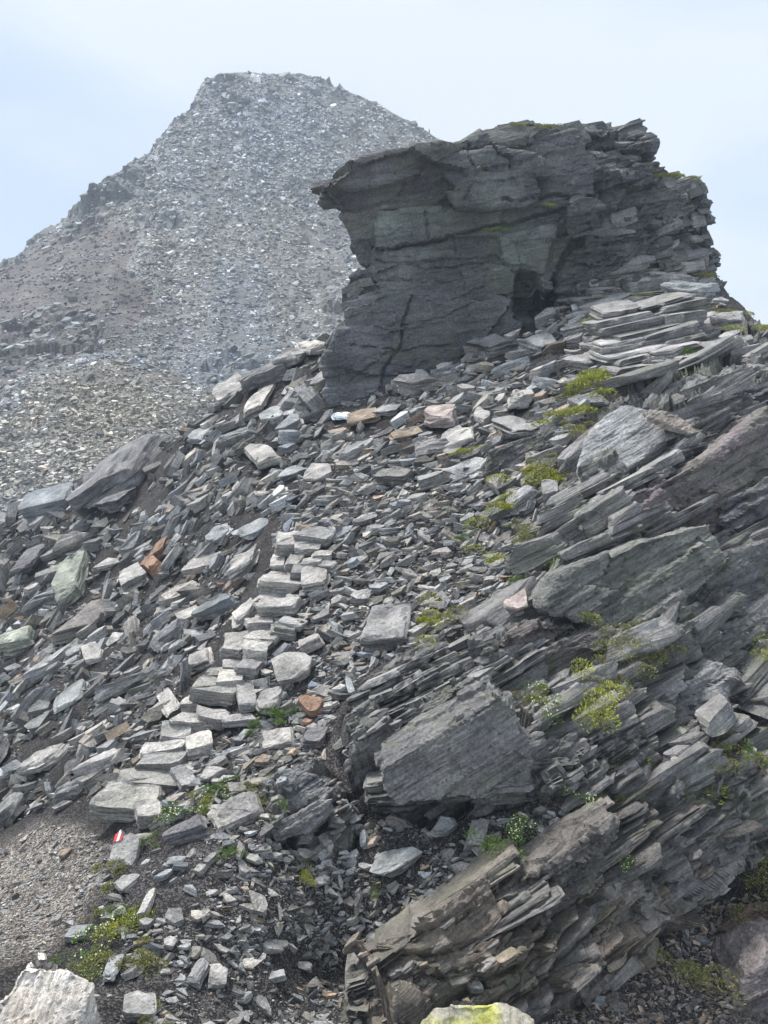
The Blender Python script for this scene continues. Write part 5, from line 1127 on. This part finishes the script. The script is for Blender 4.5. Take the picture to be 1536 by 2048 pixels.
def tuft(seed, kind):
    """cushion of small leaves in metres, about 1 unit across"""
    r = np.random.default_rng(seed); V = []; T = []
    nl = {'moss': 1900, 'grass': 800, 'olive': 1900, 'flower': 1300}[kind]
    cen = r.normal(0, .24, (7, 2))*np.array([1.3, .8]); cr = r.uniform(.09, .26, 7)
    for k in range(nl):
        c = r.integers(0, 7); a = r.uniform(0, 6.283); q = math.sqrt(r.random())*cr[c]; x, y = cen[c]+np.array([math.cos(a), math.sin(a)])*q
        z = .22*cr[c]*2*math.sqrt(max(0, 1-(q/cr[c])**2))*r.uniform(.5, 1.05)
        l = r.uniform(.016, .038)*(2.6 if kind == 'grass' else 1); wd = l*(.22 if kind == 'grass' else .42)
        d = unit(np.array([math.cos(a)*q/cr[c]+r.normal(0, .4), math.sin(a)*q/cr[c]+r.normal(0, .4), r.uniform(.5, 1.4)])); sd = unit(np.cross(d, r.normal(0, 1, 3)))
        o = np.array([x, y, z]); b = len(V); V += [o-sd*wd*.5, o+sd*wd*.5, o+d*l+sd*wd*.3, o+d*l*1.1-sd*wd*.3]; T += [(b, b+1, b+2), (b, b+2, b+3)]
    fl = None
    if kind == 'flower':
        FV = []; FT = []
        for k in range(34):
            c = r.integers(0, 7); a = r.uniform(0, 6.283); q = math.sqrt(r.random())*cr[c]; x, y = cen[c]+np.array([math.cos(a), math.sin(a)])*q
            o = np.array([x, y, .22*cr[c]*2*math.sqrt(max(0, 1-(q/cr[c])**2))+.05]); R_ = rot_from(r.normal(0, 1, 3), unit(np.array([0, 0, 1.])+r.normal(0, .35, 3)))
            b = len(FV); FV.append(o)
            for j in range(10):
                rad = .021 if j % 2 == 0 else .011; FV.append(o+R_@np.array([math.cos(j*.6283)*rad, math.sin(j*.6283)*rad, .006]))
            FT += [(b, b+1+j, b+1+(j+1) % 10) for j in range(10)]
        fl = (np.array(FV), np.array(FT))
    return np.array(V), np.array(T), fl
TUFT = {}
for kind, mat in (('moss', M_MOSS), ('grass', M_GRASS), ('olive', M_OLIVE), ('flower', M_GRASS)):
    for v in range(3):
        V, T, fl = tuft(60+v*5+len(kind), kind); TUFT[kind, v] = (mesh_from('leaves', V, T, None, None, mat), mesh_from('blossoms', fl[0], fl[1], None, None, M_BLOOM) if fl else None)
PL = [(1228,668,42,'moss','round yellow green moss cushion below the wide bluish slab'),(1208,606,20,'moss','small moss spot among slabs high on the scree'),(1293,610,18,'moss','tiny moss spot left of the long bluish slab'),
 (1190,788,66,'moss','broad bright moss cushion on the slab edge'),(1265,766,58,'moss','yellow moss cushion, middle one of the row under the slabs'),(1354,750,40,'moss','small moss cushion at the right end of the row'),
 (1130,856,44,'moss','moss cushion in the notch above the pale blue slab'),(1168,892,44,'olive','dark green moss strip left of the pale blue slab'),(1150,806,36,'olive','thin moss fringe left of the bright cushion'),
 (1075,972,60,'moss','moss cushion above the pale block'),(1030,1020,48,'moss','moss cushion below the pale block'),(936,928,30,'moss','lone moss cushion in the mid scree'),(1098,950,36,'olive','olive moss tuft up from the paired cushions'),
 (932,1086,28,'grass','small green tuft on a dark slab'),(1050,1070,28,'olive','olive tuft on the gravel ledge'),(1080,1098,36,'olive','brownish moss patch beside the leaning green slab'),(1012,1146,38,'moss','moss cushion above the stone heap'),
 (1140,1135,40,'flower','pale cushion of flowers on the bedrock edge'),(1050,1200,22,'grass','green tuft over the round boulder'),(868,1288,46,'moss','moss cushion right of the massive grey block'),(905,1262,38,'olive','olive moss above the right cushion of the block'),
 (1455,1268,110,'flower','large flowering green cushion on the right rock face'),(1415,1290,44,'moss','moss lobe left of the large flowering cushion'),(1525,1335,54,'moss','moss clump at the right edge of the photo'),(1465,1158,22,'grass','tiny green tuft on the dark wall'),
 (1515,700,44,'moss','moss bank at the right skyline'),(1462,640,34,'olive','dry grassy turf below the right skyline'),(1430,712,80,'grass','dark green turf among the shoulder slabs'),(1400,566,30,'olive','grass spot near the crag right foot'),
 (1185,1350,84,'olive','olive moss bank left part on the striped rock'),(1225,1335,70,'olive','olive moss bank right part on the striped rock'),(1145,1385,54,'olive','olive moss at the foot of the bank'),(1275,1375,54,'olive','hanging moss strip on the ledge'),(1195,1410,50,'olive','moss patch under the hanging strip'),
 (1090,1430,56,'olive','dark moss lobe right of the tilted block'),(1070,1475,66,'flower','flower speckled cushion at the right end of the tilted block'),(1165,1478,66,'moss','moss streak right of the flower cushion'),(1262,1552,90,'moss','bright moss bank above the pale diamond plate'),(1225,1562,50,'olive','olive fringe of the bright moss bank'),
 (1415,1560,56,'olive','olive moss right of the diamond plate'),(1460,1565,40,'grass','green tuft right of the olive moss'),(1405,1400,22,'grass','tiny bright tuft on the right ledges'),(1160,1615,54,'flower','white flower cushion on the ledge crest'),(1035,1690,60,'flower','white flower cushion above the fern-like tuft'),
 (1000,1730,60,'grass','fern-like green tuft at the ledge start'),(1490,1750,60,'olive','moss clump in the dark soil pocket'),(1210,1735,44,'flower','faint flower cushion on the lower ledge'),(1380,2010,60,'olive','olive tuft at the bottom right gravel'),
 (370,1650,64,'flower','white blossom cushion above the dark rib'),(330,1640,40,'flower','smaller white blossom cushion beside the bar stone'),(436,1604,46,'flower','flower cushion under the pale wedge stone'),(412,1616,28,'moss','yellow moss dot left of the splinter'),(455,1582,44,'grass','fresh green leaves behind the wedge stone'),
 (458,1729,32,'grass','round bright green cushion on the dark soil'),(520,1600,40,'olive','olive moss between standing slab and split block'),(575,1440,54,'grass','green tuft right of the middle steps'),(510,1445,34,'grass','green tuft left of the pale five-sided stone'),
 (305,1700,34,'grass','green leaves right of the trail mark'),(235,1765,56,'olive','mossy patch under the trail-marked block'),(250,1842,22,'grass','bright leaf tuft on the gravel'),(275,1848,34,'flower','small flower tuft beside the bright leaves'),(192,1842,28,'olive','olive tuft at the path edge'),
 (200,1895,90,'flower','wide blossom cushion above the white boulder'),(235,1885,56,'moss','moss lobe right of the wide blossom cushion'),(265,1920,60,'olive','brown moss right of the blossom cushion'),(185,1948,40,'flower','white flowers at the white boulder right edge'),(175,1935,36,'olive','olive moss behind the white boulder'),
 (118,1922,26,'grass','small tuft behind the tiny cairn'),(612,1752,28,'moss','small moss dot below the split block'),(1090,252,60,'olive','dry turf on the top of the crag'),(1040,246,50,'olive','brown turf at the crest of the crag'),(1110,308,34,'moss','grass strip on the crag upper ledge'),
 (1085,405,30,'moss','moss tuft in the crag crack'),(1000,455,50,'grass','green moss line along the crag ledge'),(1335,350,60,'olive','brown turf on the right step of the crag'),(755,1782,20,'grass','tiny green tuft below the wide flat slab'),(310,2035,50,'olive','olive moss by the bottom edge'),(560,1640,20,'grass','small leaves beside the split block')]
for k, (x, y, w, kind, lab) in enumerate(PL):
    on_crag = y < 470 and x < 1400
    if on_crag: dd = 15.6 if y > 380 else 16.0; Pc = ray(x, y+4)*dd; n = np.array([0, -.3, 1.]); w = w*.62
    else:
        Pc = nearP(x, y); n = nearN(x, y)*.5+np.array([0, -.1, .6]); Pc = Pc+unit(nearN(x, y))*(.17 if bed[int(np.clip((x+420)/2760*579, 0, 579)), 200] else .04)
    s = float(Pc@FW)/F_PX; lv, bl = TUFT[kind, k % 3]; root = empty('flower_cushion' if kind == 'flower' else ('leafy_tuft' if kind == 'grass' else 'moss_cushion'), Vector(Pc))
    tag(root, lab, 'flowering plant' if kind == 'flower' else ('grass tuft' if kind == 'grass' else 'moss'), 'cushion plants in the rock gaps')
    q = Vector(unit(n)).to_track_quat('Z', 'Y').to_euler(); root.rotation_euler = q; sc = w*s*{'moss': 2.15, 'olive': 1.9, 'grass': 1.4, 'flower': 1.35}[kind]; root.scale = (sc*1.2, sc, sc*.9); root.rotation_euler.rotate_axis('Z', (k*1.7) % 6)
    link('leaves', lv, root)
    if bl: link('blossoms', bl, root)

# ------------------------------------------------------------------ air between here and the mountain
bm = bmesh.new(); bmesh.ops.create_cube(bm, size=1); me = bpy.data.meshes.new('haze'); bm.to_mesh(me); bm.free()
hz = link('haze', me); hz.location = (20, 90, -10); hz.scale = (420, 330, 150); tag(hz, 'thin pale mountain haze', kind='stuff')
hm = bpy.data.materials.new('haze'); hm.use_nodes = True; hn = hm.node_tree.nodes; hn.clear(); ho = hn.new('ShaderNodeOutputMaterial'); hv = hn.new('ShaderNodeVolumePrincipled')
hv.inputs['Color'].default_value = (.74, .86, 1, 1); hv.inputs['Density'].default_value = .0017; hm.node_tree.links.new(hv.outputs[0], ho.inputs['Volume']); me.materials.append(hm)
zs = [v for v in (near.P[..., 2].min(), far.P[..., 2].min())]
